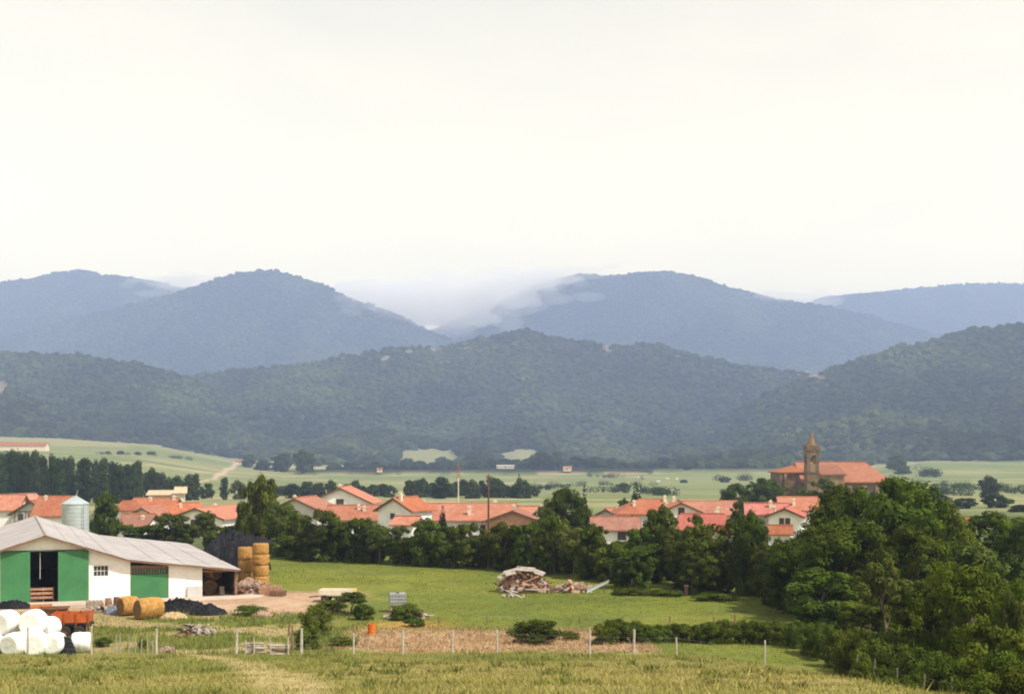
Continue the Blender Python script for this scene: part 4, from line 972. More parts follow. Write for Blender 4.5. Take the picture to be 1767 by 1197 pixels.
# ------------------------------------------------------------------ pale cattle on the far pasture
def cow():
    root = empty('cow')
    b = MB()
    prof = [(-1.05, .18, .95), (-.95, .34, .98), (-.5, .40, .93), (0, .44, .90), (.5, .42, .95), (.85, .33, 1.02), (1.0, .20, 1.1), (1.3, .15, 1.18), (1.5, .17, 1.12), (1.72, .12, .98), (1.80, .07, .94)]
    seg = 10; vs = []; fs = []
    for (x, r, z) in prof:
        for i in range(seg):
            a = 2 * math.pi * i / seg; vs.append((x, r * .8 * math.cos(a), z + r * math.sin(a)))
    for j in range(len(prof) - 1):
        for i in range(seg): fs.append((j * seg + i, j * seg + (i + 1) % seg, (j + 1) * seg + (i + 1) % seg, (j + 1) * seg + i))
    fs += [tuple(range(seg))[::-1], tuple(range((len(prof) - 1) * seg, len(prof) * seg))]
    b.add(vs, fs)
    for sx, kn in ((-.85, -.06), (.75, .04)):
        for sy in (-.2, .2):
            b.path([(sx, sy, .85), (sx + kn, sy, .42), (sx, sy, 0)], [.15, .085, .07], 6)
    b.path([(-1.05, 0, 1.15), (-1.16, 0, .8), (-1.14, 0, .45)], [.05, .035, .05], 5)
    for s in (-1, 1): b.path([(1.45, s * .12, 1.24), (1.42, s * .3, 1.2)], [.05, .02], 5)
    b.build('body', M_COW, root, True)
    return root
c0 = cow()
for i, (px, py, rz, lab) in enumerate(((1102, 820, 20, 'pale cow grazing, leftmost of the five on the far pasture'), (1111, 819, 200, 'pale cow second from left on the far pasture'),
        (1136, 824.5, 10, 'pale cow nearest of the five on the far pasture'), (1152, 822, 170, 'pale cow second from right on the far pasture'), (1168, 820, 40, 'pale cow rightmost on the far pasture'))):
    o = c0 if i == 0 else copy_tree(c0)
    d = 1230 - i * 18 - (120 if i == 2 else 0)
    o.location = (X(px, d), d, gz(X(px, d), d)); o.rotation_euler[2] = R(rz); o.scale = (1.1, 1.1, 1.1)
    tag(o, lab, 'cow', 'cattle on the far pasture')
# ------------------------------------------------------------------ the barn
BO = Vector((X(78, 112.3), 112.3, -12.0)); BT = R(20)
def barn_u(px):
    t = (px - CX) / F
    return (t * BO.y - BO.x) / (math.cos(BT) - t * math.sin(BT))
def barn_z(py, u, v=0.0): return Z(py, BO.y + u * math.sin(BT) + v * math.cos(BT)) - BO.z
def barn():
    root = empty('barn', BO, BT)
    tag(root, 'long white barn with green sliding doors and wide grey sheet roof', 'barn')
    U = barn_u
    D = 34.0; ov = 0.65
    u_l, u_k, u_r = -7.2, 6.35, 15.3            # left eave, kink between main slope and lean-to, right eave
    h_a, h_k, h_r, h_l = 5.42, 3.34, 2.28, 3.10  # heights of apex, kink, eaves
    def roof_h(u):
        return float(np.interp(u, [u_l, 0, u_k, u_r], [h_l, h_a, h_k, h_r]))
    T = 0.09
    # roof: each slope is courses of corrugated sheets, every course lapping over the one below
    def slope(ua, ub, nm, ncourse, lift=0.0):
        m = MB(); wl = 0.36; n = int((D + 2 * ov) / wl); 
        for c in range(ncourse):
            a = ua + (ub - ua) * c / ncourse; b = ua + (ub - ua) * (c + 1) / ncourse
            b2 = b + (0.14 if ub > ua else -0.14)
            za = roof_h(a) + 0.05 + lift; zb = roof_h(b) + 0.015 + lift
            vs = []; 
            for i in range(2 * n + 1):
                v = -ov + (D + 2 * ov) * i / (2 * n); w_ = 0.022 if i % 2 else -0.022
                vs += [(a, v, za + w_), (b2, v, zb + w_ - 0.14 * abs(zb - za) / abs(b - a))]
            k = len(vs); top = vs + [(p[0], p[1], p[2] - 0.03) for p in vs]
            fs = [(2 * i, 2 * i + 1, 2 * i + 3, 2 * i + 2) for i in range(2 * n)] + [(k + 2 * i, k + 2 * i + 2, k + 2 * i + 3, k + 2 * i + 1) for i in range(2 * n)]
            fs += [(2 * i + 1, k + 2 * i + 1, k + 2 * i + 3, 2 * i + 3) for i in range(2 * n)]
            fs += [(0, k, k + 1, 1)]
            m.add(top, fs)
        return m.build(nm, M_SHEET, root)
    slope(0.0, u_k, 'main_roof', 4); slope(u_k + 0.02, u_r, 'lean_to_roof', 4, -0.02); slope(-0.02, u_l, 'main_roof', 4)
    MB().tube((0, -ov - .05, h_a + .06), (0, D + ov, h_a + .06), .10, seg=6).build('ridge_cap', M_STONEG, root)
    # verge boards, dark
    for (a, b) in ((0, u_k), (u_k, u_r), (0, u_l)):
        MB().prism([(a, -ov + .06, roof_h(a) - .02), (b, -ov + .06, roof_h(b) - .02), (b, -ov + .06, roof_h(b) - .19), (a, -ov + .06, roof_h(a) - .19)], (0, -.03, 0), (0, .03, 0)).build('verge_board', M_WOODB, root)
    # front wall, built round its openings (each bay its own panel of masonry)
    th = .25
    def panel(ua, ub, z0, z1a, z1b, nm='front_wall', m=M_WHITE):
        MB().prism([(ua, 0, z0), (ub, 0, z0), (ub, 0, z1b), (ua, 0, z1a)], (0, 0, 0), (0, th, 0)).build(nm, m, root)
    g = .10
    dl0, dl1, dr0, dr1 = U(3), U(52), U(100), U(153)
    wL, wR = U(222), U(225); gd1 = U(291); ob0 = U(349); ob1 = U(405)
    ztop = 4.10
    panel(u_l + .5, dl1 - .6, -.4, roof_h(u_l + .5) - g, roof_h(dl1 - .6) - g)
    MB().prism([(dl1 - .6, 0, ztop), (dr0 + .6, 0, ztop), (dr0 + .6, 0, roof_h(dr0 + .6) - g), (0, 0, h_a - g), (dl1 - .6, 0, roof_h(dl1 - .6) - g)], (0, 0, 0), (0, th, 0)).build('gable_wall', M_WHITE, root)
    # wall right of the doors with the little barred window
    wx0, wx1 = U(161), U(187); wz0, wz1 = barn_z(994, 4.4), barn_z(975, 4.4)
    panel(dr0 + .6, wx0, -.4, roof_h(dr0 + .6) - g, roof_h(wx0) - g)
    panel(wx0, wx1, -.4, wz0, wz0); panel(wx0, wx1, wz1, roof_h(wx0) - g, roof_h(wx1) - g)
    panel(wx1, wR, -.4, roof_h(wx1) - g, roof_h(wR) - g)
    panel(gd1, ob0, -.4, roof_h(gd1) - g - .1, roof_h(ob0) - g - .1)
    MB().box(ob0 - .26, ob0 - .01, th, th + 5.5, -.4, 2.2).build('partition_wall', M_WHITE, root)
    # the light grey block leaning on the end of the wall
    MB().box(U(323), ob0 - .05, -.22, -.01, -.3, .95).build('patch', M_GREYW, root)
    win = MB()
    for z in (wz0, (wz0 + wz1) / 2 - .03, wz1 - .06): win.box(wx0, wx1, .06, .13, z, z + .06)
    for i in range(5): a = wx0 + (wx1 - wx0 - .05) * i / 4; win.box(a, a + .05, .05, .14, wz0, wz1)
    wo_ = win.build('window', M_GREYW, root)
    MB().box(wx0, wx1, .16, .18, wz0, wz1).build('pane', M_GLASS, wo_)
    # sliding doors hang in front of the wall on a rail, boarded
    def sliding(ua, ub, z0, z1, y):
        o = MB().box(ua, ub, y, y + .05, z0, z1).build('sliding_door', M_GREEND, root)
        n = max(4, int((ub - ua) / .28))
        for i in range(n):
            a = ua + (ub - ua) * i / n
            MB().box(a + .005, a + (ub - ua) / n - .005, y - .018 - .002 * (i % 3), y - .001, z0 + .02, z1 - .02).build('board', M_GREEND, o)
        return o
    sliding(dl0 - .1, dl1, .08, ztop, -.16); sliding(dr0, dr1, .08, ztop - .02, -.16)
    MB().box(dl0 - .3, dr1 + .2, -.14, -.003, ztop + .02, ztop + .10).build('door_rail', M_DARKM, root)
    # lean-to door: boards below, slatted light above
    zl = barn_z(990, 8.0)
    o = sliding(wR + .03, gd1 - .05, .06, zl, .02)
    zt2 = roof_h(gd1) - .32
    sl_ = MB().box(wR + .03, gd1 - .05, .12, .15, zl + .02, zt2 + .2).build('slatted_light', mat('dull_green', (.05, .075, .06), .7), root)
    n = 13
    for i in range(n):
        a = wR + .06 + (gd1 - wR - .2) * i / n
        MB().box(a, a + .10, .05, .10, zl + .03, zt2 - .12).build('slat', mat('pale_green_slat', (.17, .17, .13), .8), sl_)
    MB().box(wR + .02, gd1, .0, .12, zt2 - .1, zt2 + .1).build('lintel', M_WOODB, root)
    MB().box(gd1 - .05, gd1 - .002, -.02, th, -.2, zt2).build('door_jamb', M_WOODB, root)
    # open bay: corner post, beam and the wooden barrier in the main doorway
    MB().box(ob1, ob1 + .22, .02, .24, -.4, roof_h(ob1) - .12).build('post', M_WOODB, root)
    for v in (8, 16, 24, 33.5): MB().box(ob1, ob1 + .2, v, v + .2, -.4, roof_h(ob1) - .12).build('post', M_WOODB, root)
    MB().box(ob1 + .23, ob1 + .30, .5, D, -.4, roof_h(ob1) - .25).build('added_side_boarding', M_BROWNW, root)  # boarding added to keep side light out of the open bay
    MB().box(ob0, u_r - .1, .05, .22, roof_h(u_r) - .22, roof_h(u_r) - .06).build('beam', M_WOODB, root)
    bar = empty('barrier'); bar.parent = root
    for i, z in enumerate((.28, .62, .96)): MB().box(dl1 + .02, dr0 - .35, .35, .41, z, z + .2).build('rail', M_WOODR, bar)
    for a in (dl1 + .05, (dl1 + dr0) / 2 - .1, dr0 - .4): MB().box(a, a + .1, .42, .5, -.1, 1.2).build('upright', M_WOODB, bar)
    # a chain or rope hanging in the dark doorway
    MB().tube(((dl1 + dr0) / 2 - .3, .2, 4.0), ((dl1 + dr0) / 2 - .3, .2, 1.9), .03, seg=5).build('hanging_rope', M_GREYW, root)
    # left side, back wall, right side wall behind the open bay, dark floor
    MB().box(u_l + .5, u_l + .75, th + .01, D, -.4, h_l + .05).build('side_wall', M_WHITE, root)
    MB().prism([(u_l + .5, 0, -.4), (ob0 - .01, 0, -.4), (ob0 - .01, 0, roof_h(ob0) - .12), (u_k, 0, h_k - .12), (0, 0, h_a - .12), (u_l + .5, 0, roof_h(u_l + .5) - .12)], (0, D, 0), (0, D + .25, 0)).build('back_wall', M_WHITE, root)
    MB().box(ob0, ob1 + .2, 7.0, 7.2, -.4, 2.3).build('bay_wall', M_BROWNW, root)
    MB().box(ob0 - .27, ob0 - .02, 5.6, D, -.4, 2.5).build('bay_wall', M_BROWNW, root)
    MB().box(u_l + .8, ob0 - .3, .3, D - .1, -.1, .03).build('floor', mat('barn_floor', (.10, .08, .06), .95), root)
    return root
barn()
bw = lambda u, v, z=0.0: Vector((BO.x + u * math.cos(BT) - v * math.sin(BT), BO.y + u * math.sin(BT) + v * math.cos(BT), BO.z + z))

# concrete in front of the barn
o = MB()
pts = [bw(-6.8, -3.6), bw(9.5, -3.2), bw(16.6, -2.2), bw(18.5, 2.0), bw(15.4, -.2), bw(-6.8, -.2)]
o.prism([(p.x, p.y, -11.98) for p in pts], (0, 0, -.2), (0, 0, .07))
tag(o.build('concrete_apron', M_CONC), kind='structure')

# ------------------------------------------------------------------ feed silo
def silo():
    d = 157.0; x = X(130, d); g = gz(x, d); r = 1.47
    root = empty('feed_silo', (x, d, g)); tag(root, 'galvanised metal feed silo with conical top behind the barn roof', 'silo')
    z0, z1, zt = 2.4, Z(869, d) - g, Z(857.5, d) - g
    prof = []
    nz = 9
    for i in range(nz):
        a = z0 + (z1 - z0) * i / nz; b = z0 + (z1 - z0) * (i + 1) / nz
        prof += [(r, a), (r, b - .06), (r + .025, b - .05), (r + .025, b)]
    MB().lathe([(r, z0)] + prof, 32).build('body', M_GALV, root, False)
    top = MB().lathe([(r + .06, z1 - .02), (r + .06, z1 + .04), (.28, zt), (.28, zt + .16), (0, zt + .18)], 32).build('cone_roof', M_GALV, root)
    for i in range(12):
        a = 2 * math.pi * i / 12
        MB().tube((math.cos(a) * (r + .02), math.sin(a) * (r + .02), z1 + .07), (math.cos(a) * .3, math.sin(a) * .3, zt + .03), .025, seg=4).build('roof_rib', M_GALV, top)
    MB().lathe([(r, z0), (.25, .7), (.25, .5)], 24).build('hopper', M_GALV, root)
    for i in range(4):
        a = math.pi / 4 + i * math.pi / 2
        MB().tube((math.cos(a) * r, math.sin(a) * r, -.3), (math.cos(a) * r, math.sin(a) * r, z1 - .3), .07, seg=6).build('leg', M_GALV, root)
    MB().tube((.1, -.1, zt + .1), (.35, -.25, zt + .75), .04, seg=5).build('fill_pipe', M_GALV, top)
    lad = MB()
    for s in (-.2, .2): lad.tube((s + r * .7, -r * .74, 1.0), (s + r * .7, -r * .74, z1), .02, seg=4)
    for i in range(12): lad.tube((r * .7 - .2, -r * .74, 1.2 + i * .4), (r * .7 + .2, -r * .74, 1.2 + i * .4), .015, seg=4)
    lad.build('ladder', M_DARKM, root)
silo()

# ------------------------------------------------------------------ bales
def cyl_noise(r, L, seed, nseg=30, nl=9, amp=.02, bulge=.0, edge=.08):
    """cylinder along local x, lumpy, with rounded rims: (side mesh, end mesh)"""
    q = np.random.default_rng(seed); m = MB(); ends = []
    xs = [-L / 2 + edge * .0, -L / 2 + edge * .4] + list(np.linspace(-L / 2 + edge, L / 2 - edge, nl)) + [L / 2 - edge * .4, L / 2]
    rr = [r * (1 - edge * 1.1), r * (1 - edge * .35)] + [r * (1 + bulge * math.sin(math.pi * (i + .5) / nl)) for i in range(nl)] + [r * (1 - edge * .35), r * (1 - edge * 1.1)]
    ph = q.uniform(0, 6.28, 4); vs = []
    for i, (x, ra) in enumerate(zip(xs, rr)):
        ring = q.normal(0, amp * .35)
        for j in range(nseg):
            a = 2 * math.pi * j / nseg
            k = ra + ring + amp * (math.sin(2 * a + ph[0]) * .6 + math.sin(5 * a + ph[1] + x) * .4 + q.normal(0, .4))
            zz = math.sin(a) * k
            vs.append((x, math.cos(a) * k, max(zz, -r * .955)))
    n = len(xs)
    fs = [(i * nseg + j, i * nseg + (j + 1) % nseg, (i + 1) * nseg + (j + 1) % nseg, (i + 1) * nseg + j) for i in range(n - 1) for j in range(nseg)]
    m.add(vs, fs)
    for s, off in ((-1, 0), (1, (n - 1) * nseg)):
        ring = [Vector(vs[off + j]) for j in range(nseg)]
        vv = list(ring)
        for kk, f in enumerate((.75, .5, .25)):
            vv += [Vector((p.x + s * (.015 if kk % 2 == 0 else -.01) + q.normal(0, .006), p.y * f, p.z * f)) for p in ring]
        c = len(vv); vv.append(Vector((ring[0].x, 0, 0)))
        ff = [(l * nseg + j, l * nseg + (j + 1) % nseg, (l + 1) * nseg + (j + 1) % nseg, (l + 1) * nseg + j) for l in range(3) for j in range(nseg)]
        ff += [(3 * nseg + j, 3 * nseg + (j + 1) % nseg, c) for j in range(nseg)]
        e = MB(); e.add(vv, ff); ends.append(e.mesh('bale_end', True))
    return (m.mesh('bale_side', True), *ends)
STRAW_SETS = [cyl_noise(.66, 1.22, s, 30, 9, .03, .03, .15) for s in (1, 2, 3)]
def bale(px, d, label, z=0.0, rz=0.0, upright=False, i=0, s=1.0, group=None, loc=None, m=None):
    x = X(px, d) if loc is None else loc.x; y = d if loc is None else loc.y
    g = gz(x, y) + .02
    root = empty('straw_bale', (x, y, g + z + (.61 * s if upright else .63 * s)))
    root.rotation_euler = (0, R(90), R(rz)) if upright else (0, 0, R(rz)); root.scale = (s, s, s)
    tag(root, label, 'straw bale', group)
    a, *bs = STRAW_SETS[i % 3]
    link_mesh('wrapped_side', a, None, root)
    if not a.materials: a.materials.append(m or M_STRAW)
    for b in bs:
        link_mesh('cut_end', b, None, root)
        if not b.materials: b.materials.append(M_STRAWD)
    return root
bale(257, 101.5, 'large round straw bale lying before the barn, dark cut end to the left', rz=40, i=0, s=1.16).scale.x = 1.5
bale(222, 103.5, 'round straw bale half hidden behind the front round bale', rz=40, i=1, s=1.08)
lv = ['bottom', 'second', 'third']
lv = ['bottom', 'second', 'third', 'top']
for k in range(4):
    bale(450, 124.5, f'round bale standing on end, {lv[k]} in the right column of the tall stack', z=k * .97 + .02 - .13, rz=20 + 50 * k, upright=True, i=k, s=1.08 - .02 * (k % 2)).scale.x = .80
for k in range(3):
    bale(423, 126, f'round bale standing on end, {lv[k]} in the left column of the tall stack', z=k * 1.16 + .02, rz=70 * k, upright=True, i=k + 1, s=.97)
    bale(437, 128.6, f'round bale standing on end, {lv[k]} in the column at the back of the tall stack', z=k * 1.22 + .02, rz=40 * k, upright=True, i=k + 2, s=1.0)
for k, (u, v, z, lab) in enumerate(((13.4, 3.0, 0, 'round straw bale on the floor of the open bay'), (13.25, 4.6, 0, 'round straw bale deep in the open bay'), (13.7, 3.4, 1.2, 'round straw bale on top in the open bay'))):
    bale(0, 0, lab, z=z, rz=100 + 20 * k, i=k, s=.92, loc=bw(u, v))
# white wrapped silage bales
WRAP_SETS = [cyl_noise(.64, 1.22, s, 34, 9, .018, .05, .18) for s in (11, 12, 13)]
def wrapped(px, d, z, rz, i, label, tilt=0, s=1.0):
    x = X(px, d); g = gz(x, d)
    root = empty('wrapped_bale', (x, d, g + z + .61 * s)); root.rotation_euler = (0, R(tilt), R(rz)); root.scale = (s, s, s)
    tag(root, label, 'wrapped bale')
    a, *bs = WRAP_SETS[i % 3]
    link_mesh('film_side', a, None, root)
    for b in bs: link_mesh('film_end', b, None, root)
    for q in (a, *bs):
        if not q.materials: q.materials.append(M_WRAP)
    return root
for i, (px, d, z, rz, lab, s) in enumerate((
        (-8, 81.5, 0, 80, 'white wrapped bale at the left edge, bottom row of the pile', 1.08), (28, 80.5, 0, 70, 'white wrapped bale second from left in the bottom row', 1.08), (62, 80.8, 0, 95, 'white wrapped bale third from left in the bottom row', 1.08), (94, 81.2, 0, 84, 'white wrapped bale at the right end of the bottom row', 1.0),
        (10, 81.8, 1.12, 75, 'white wrapped bale on top at the left of the pile', 1.08), (58, 81.5, 1.14, 86, 'white wrapped bale on top at the right of the pile', 1.1), (84, 82.4, .95, 70, 'white wrapped bale sunk low between the top and right end of pile', .9))):
    wrapped(px, d, z, rz, i, lab, s=s)
wrapped(141, 82.5, 0, 15, 1, 'single white wrapped bale lying apart at the right of the pile', s=.92)

# ------------------------------------------------------------------ crumpled sheets and heaps
def heap(name, label, cat, px, d, w, dp, h, m, seed, flat=0.0, z=0.0, rz=0.0, loc=None, nx=44, ny=30, crumple=.18, kind=None, taper=1.0):
    x = X(px, d) if loc is None else loc.x; y = d if loc is None else loc.y
    g = gz(x, y)
    gx, gy = np.meshgrid(np.linspace(-1, 1, nx), np.linspace(-1, 1, ny), indexing='ij')
    r = np.sqrt(gx ** 2 + gy ** 2 * 1.0)
    if flat: prof = np.clip((1 - np.maximum(np.abs(gx), np.abs(gy))) / (1 - flat), 0, 1) ** .55
    else: prof = np.clip(1 - r ** 2, 0, 1) ** .8
    hz_ = prof * h * (.72 + .55 * fbm(gx * 2.2 + seed, gy * 2.2, seed, 3)) + crumple * np.sqrt(prof) * (fbm(gx * 6 + seed, gy * 6, seed + 9, 3) - .5) * 2 + crumple * .5 * np.sqrt(prof) * (np.abs(fbm(gx * 13 + seed, gy * 13, seed + 5, 2) - .5) * 4 - .8)
    jx = gx * w / 2 + .12 * (fbm(gx * 3, gy * 3, seed + 2) - .5) * w * .4; jy = gy * dp / 2 + .12 * (fbm(gx * 3, gy * 3, seed + 3) - .5) * dp * .4
    hz_ = np.where(prof <= 0.001, -.12, hz_)
    V = np.stack([jx.ravel(), jy.ravel(), hz_.ravel()], 1)
    i = (np.arange(nx - 1)[:, None] * ny + np.arange(ny - 1)[None]).ravel()
    me = mesh_np(name, V, np.stack([i, i + ny, i + ny + 1, i + 1], 1), False)
    o = link_mesh(name, me, m); o.location = (x, y, g + z); o.rotation_euler[2] = R(rz)
    return tag(o, label, cat, kind=kind)
heap('black_sheet', 'crumpled black plastic sheet over the stacked bales behind the roof', 'plastic sheet', 0, 0, 6.8, 6.0, 4.0, M_BLACKP, 3, flat=.25, loc=Vector((-28.0, 141.5, 0)), crumple=.55)
heap('black_sheet', 'black plastic sheet thrown over the top of the tall bale stack', 'plastic sheet', 432, 128.5, 3.6, 4.4, .55, M_BLACKP, 5, flat=.5, z=3.60, crumple=.2)
heap('black_heap', 'heap of crumpled black plastic in front of the white barn wall', 'plastic heap', 312, 106.5, 4.6, 2.6, .85, M_BLACKP, 8, crumple=.38)
heap('black_heap', 'lower black plastic heap to the right of the big one', 'plastic heap', 358, 104.5, 3.0, 2.4, .75, M_BLACKP, 12, crumple=.2)
heap('black_heap', 'black plastic strip along the foot of the left green door', 'plastic heap', 22, 108.3, 3.4, 1.4, .6, M_BLACKP, 14, crumple=.15)
heap('black_heap', 'torn black film curling beside the single white bale', 'plastic heap', 112, 81.3, 1.3, 1.0, 1.05, M_BLACKP, 17, crumple=.1)
heap('sack_heap', 'small blue grey heap of sacks behind the front round bale', 'sacks', 195, 104.4, 1.4, 1.1, .62, mat('blue_grey_sack', (.16, .17, .22), .8), 19, crumple=.1)
heap('straw_heap', 'loose pinkish straw and earth heap at the foot of the bale stack', 'straw heap', 432, 121.5, 3.2, 2.2, 1.15, M_RUBB, 23, crumple=.25)
heap('straw_heap', 'loose spilt straw to the right of the front round bale', 'straw heap', 300, 101.8, 2.2, 1.2, .4, mat('spilt_straw', (.42, .30, .17), .95, .3, 5.0), 25, crumple=.12)
heap('earth_heap', 'low pinkish earth heap in the weeds below the bale stack', 'earth heap', 447, 103.5, 2.2, 1.3, .38, M_RUBB, 27, crumple=.12)

# ------------------------------------------------------------------ vehicles and gear in the yard
def wheel(parent, x, y, z, r, w_, rim=M_RUST):
    t = MB(); vs = []; n = 20
    t.lathe([(r * .55, -w_ / 2), (r * .9, -w_ / 2), (r, -w_ * .3), (r, w_ * .3), (r * .9, w_ / 2), (r * .55, w_ / 2), (r * .55, -w_ / 2)], n)
    o = t.build('wheel', M_RUBBER, parent, False)
    MB().lathe([(0, -.03), (r * .3, -.03), (r * .54, -w_ * .4), (r * .54, w_ * .4), (r * .3, .05), (0, .05)], n).build('rim', rim, o)
    o.location = (x, y, z); o.rotation_euler = (R(90), 0, 0)
    return o
def orange_trailer():
    d = 92.0; x = X(125, d); g = gz(x, d)
    root = empty('farm_trailer', (x, d, g), R(8)); tag(root, 'orange sided farm trailer on dark wheels behind the white bales', 'trailer')
    MB().box(-1.15, 1.15, -.85, .85, .86, .94).build('bed', M_RUST, root)
    for i in range(3):
        a = -1.15 + i * .77
        MB().box(a + .02, a + .73, -.91, -.86, .95, 1.50).build('side_panel', M_ORANGE, root); MB().box(a + .02, a + .73, .86, .91, .95, 1.50).build('side_panel', M_ORANGE, root)
    for i in range(4):
        a = -1.15 + i * .765
        for s in (-1, 1): MB().box(a - .04, a + .04, s * .95 - .03, s * .95 + .03, .8, 1.56).build('stake', mat('dark_orange', (.30, .07, .02), .6), root)
    MB().box(-1.2, -1.15, -.85, .85, .95, 1.48).build('end_panel', M_ORANGE, root); MB().box(1.15, 1.2, -.85, .85, .95, 1.45).build('end_panel', M_ORANGE, root)
    for s in (-.5, .5): MB().box(-1.3, 1.3, s - .06, s + .06, .68, .855).build('chassis_beam', M_DARKM, root)
    for a in (-.35, .55):
        for s in (-1, 1): wheel(root, a, s * .8, .36, .36, .24)
        MB().tube((a, -.7, .36), (a, .7, .36), .05).build('axle', M_DARKM, root)
        for s in (-.5, .5): MB().box(a - .2, a + .2, s - .04, s + .04, .42, .675).build('spring', M_DARKM, root)
    MB().tube((-1.25, 0, .7), (-2.4, .1, .45), .06).build('drawbar', M_RUST, root)
    MB().tube((1.0, -.7, .0), (1.0, -.7, .85), .06).build('prop', M_WOODB, root)
orange_trailer()
def skip():
    d = 99.5; x = X(93, d); g = gz(x, d)
    root = empty('steel_trough', (x, d, g), R(12)); tag(root, 'dark brown steel trough with sloping ends before the open doorway', 'trough')
    def ring(z, a, b): return [(-a, -b, z), (a, -b, z), (a, b, z), (-a, b, z)]
    o = ring(.35, .72, .45) + ring(1.05, 1.0, .62); i_ = ring(.40, .67, .40) + ring(1.05, .94, .56)
    m = MB(); m.add(o + i_, [(3, 2, 1, 0), (0, 1, 5, 4), (1, 2, 6, 5), (2, 3, 7, 6), (3, 0, 4, 7), (8, 9, 10, 11), (8, 12, 13, 9), (9, 13, 14, 10), (10, 14, 15, 11), (11, 15, 12, 8), (4, 5, 13, 12), (5, 6, 14, 13), (6, 7, 15, 14), (7, 4, 12, 15)])
    m.build('tub', M_RUST, root)
    for s in (-.55, .55): MB().box(s - .06, s + .06, -.5, .5, 0, .345).build('leg', M_RUST, root)
    rim = MB(); rim.box(-1.04, 1.04, -.68, -.61, 1.0, 1.08); rim.box(-1.04, 1.04, .61, .68, 1.0, 1.08); rim.build('rim', M_RUST, root)
skip()
def pallets(px, d, n, rz, label, w_=1.2, dp=1.0, m=M_WOODR):
    x = X(px, d); g = gz(x, d)
    root = empty('pallet_stack', (x, d, g + .02), R(rz)); tag(root, label, 'pallets')
    for k in range(n):
        z = k * .15; dx = rnd.uniform(-.06, .06)
        for i in range(5):
            a = -w_ / 2 + dx + i * (w_ - .1) / 4; MB().box(a, a + .1, -dp / 2, dp / 2, z + .105, z + .13).build('plank', m, root)
        for s in (-.45, 0, .45): MB().box(-w_ / 2 + dx, w_ / 2 + dx, s * dp - .05, s * dp + .05, z, z + .10).build('runner', m, root)
    return root
pallets(163, 108.2, 4, 22, 'stack of grey wooden pallets against the white barn wall', m=M_WOOD)
pallets(466, 118.5, 5, 10, 'stack of reddish wooden pallets right of the bale stack', 1.9, 1.2)
pallets(480, 117.5, 3, -8, 'lower stack of brown pallets right of the reddish ones', 1.2, 1.0, M_WOODB)
pallets(72, 106.8, 3, 20, 'orange brown pallets lying in the barn doorway', 1.6, 1.0, mat('orange_wood', (.45, .17, .05)))
# small things left by the white wall
def drum(px, d, label, m, h=.9, r=.29, lid=True):
    x = X(px, d); g = gz(x, d)
    root = empty('drum', (x, d, g)); tag(root, label, 'drum')
    MB().lathe([(0, 0), (r, 0), (r, h * .32), (r + .018, h * .335), (r, h * .35), (r, h * .65), (r + .018, h * .665), (r, h * .68), (r, h), (r - .03, h), (r - .03, h - .05), (0, h - .05)], 18).build('barrel', m, root)
    MB().tube((r * .5, 0, h - .05), (r * .5, 0, h), .05, seg=8).build('bung', M_DARKM, root)
drum(641, 92.5, 'bright orange drum standing in the weeds behind the fence', mat('bright_orange', (.55, .14, .015), .6, .12), .74, .25)
drum(187, 107.6, 'pinkish drum against the white barn wall', M_RUBB, .85, .25)
drum(201, 107.4, 'brown drum against the white barn wall', M_RUST, .95, .22)
drum(383, 118.6, 'grey can standing in the open bay by the corner post', M_STONEG, .7, .22)
# cream trailer in front of the field
def cream_trailer():
    d = 113.5; x = X(584, d); g = gz(x, d)
    root = empty('flat_trailer', (x, d, g), R(-4)); tag(root, 'long low cream trailer with a yellow end at the edge of the field', 'trailer')
    MB().box(-1.45, 1.3, -.75, .75, .50, .58).build('bed', M_CREAMP, root)
    for s in (-1, 1):
        for i in range(3): MB().box(-1.45 + i * .92, -1.45 + i * .92 + .9, s * .78 - .025, s * .78 + .025, .585, 1.0).build('side_board', M_CREAMP, root)
    MB().box(-1.5, -1.455, -.74, .74, .585, .98).build('end_board', M_CREAMP, root)
    MB().box(1.31, 1.37, -.74, .74, .4, 1.0).build('end_board', M_YELLOW, root)
    for s in (-1, 1): wheel(root, -.95, s * .82, .30, .30, .2); wheel(root, .6, s * .82, .30, .30, .2)
    MB().box(-1.4, 1.3, -.3, .3, .36, .495).build('chassis', M_DARKM, root)
    MB().tube((-1.45, 0, .45), (-2.4, 0, .35), .05).build('drawbar', M_DARKM, root)
cream_trailer()
def tank():
    d = 106.0; x = X(686, d); g = gz(x, d)
    root = empty('water_tank', (x, d, g), R(10)); tag(root, 'pale grey caged water tank on legs half hidden by a bush', 'tank')
    t = MB(); b = .08
    t.box(-.58, .58, -.45, .45, .62, 1.42).build('tank', mat('pale_grey_tank', (.30, .29, .30), .7), root)
    for i in range(6):
        a = -.6 + i * .24
        for s in (-1, 1): MB().tube((a, s * .47, .55), (a, s * .47, 1.45), .018, seg=5).build('cage_bar', M_GALV, root)
    for z in (.8, 1.05, 1.3):
        for s in (-1, 1): MB().tube((-.6, s * .49, z), (.6, s * .49, z), .015, seg=5).build('cage_bar', M_GALV, root)
    for sx in (-.5, .5):
        for sy in (-.38, .38): MB().box(sx - .05, sx + .05, sy - .05, sy + .05, -.1, .615).build('leg', M_WOOD, root)
    MB().tube((0, 0, 1.42), (0, 0, 1.48), .12, seg=10).build('cap', M_DARKM, root)
tank()

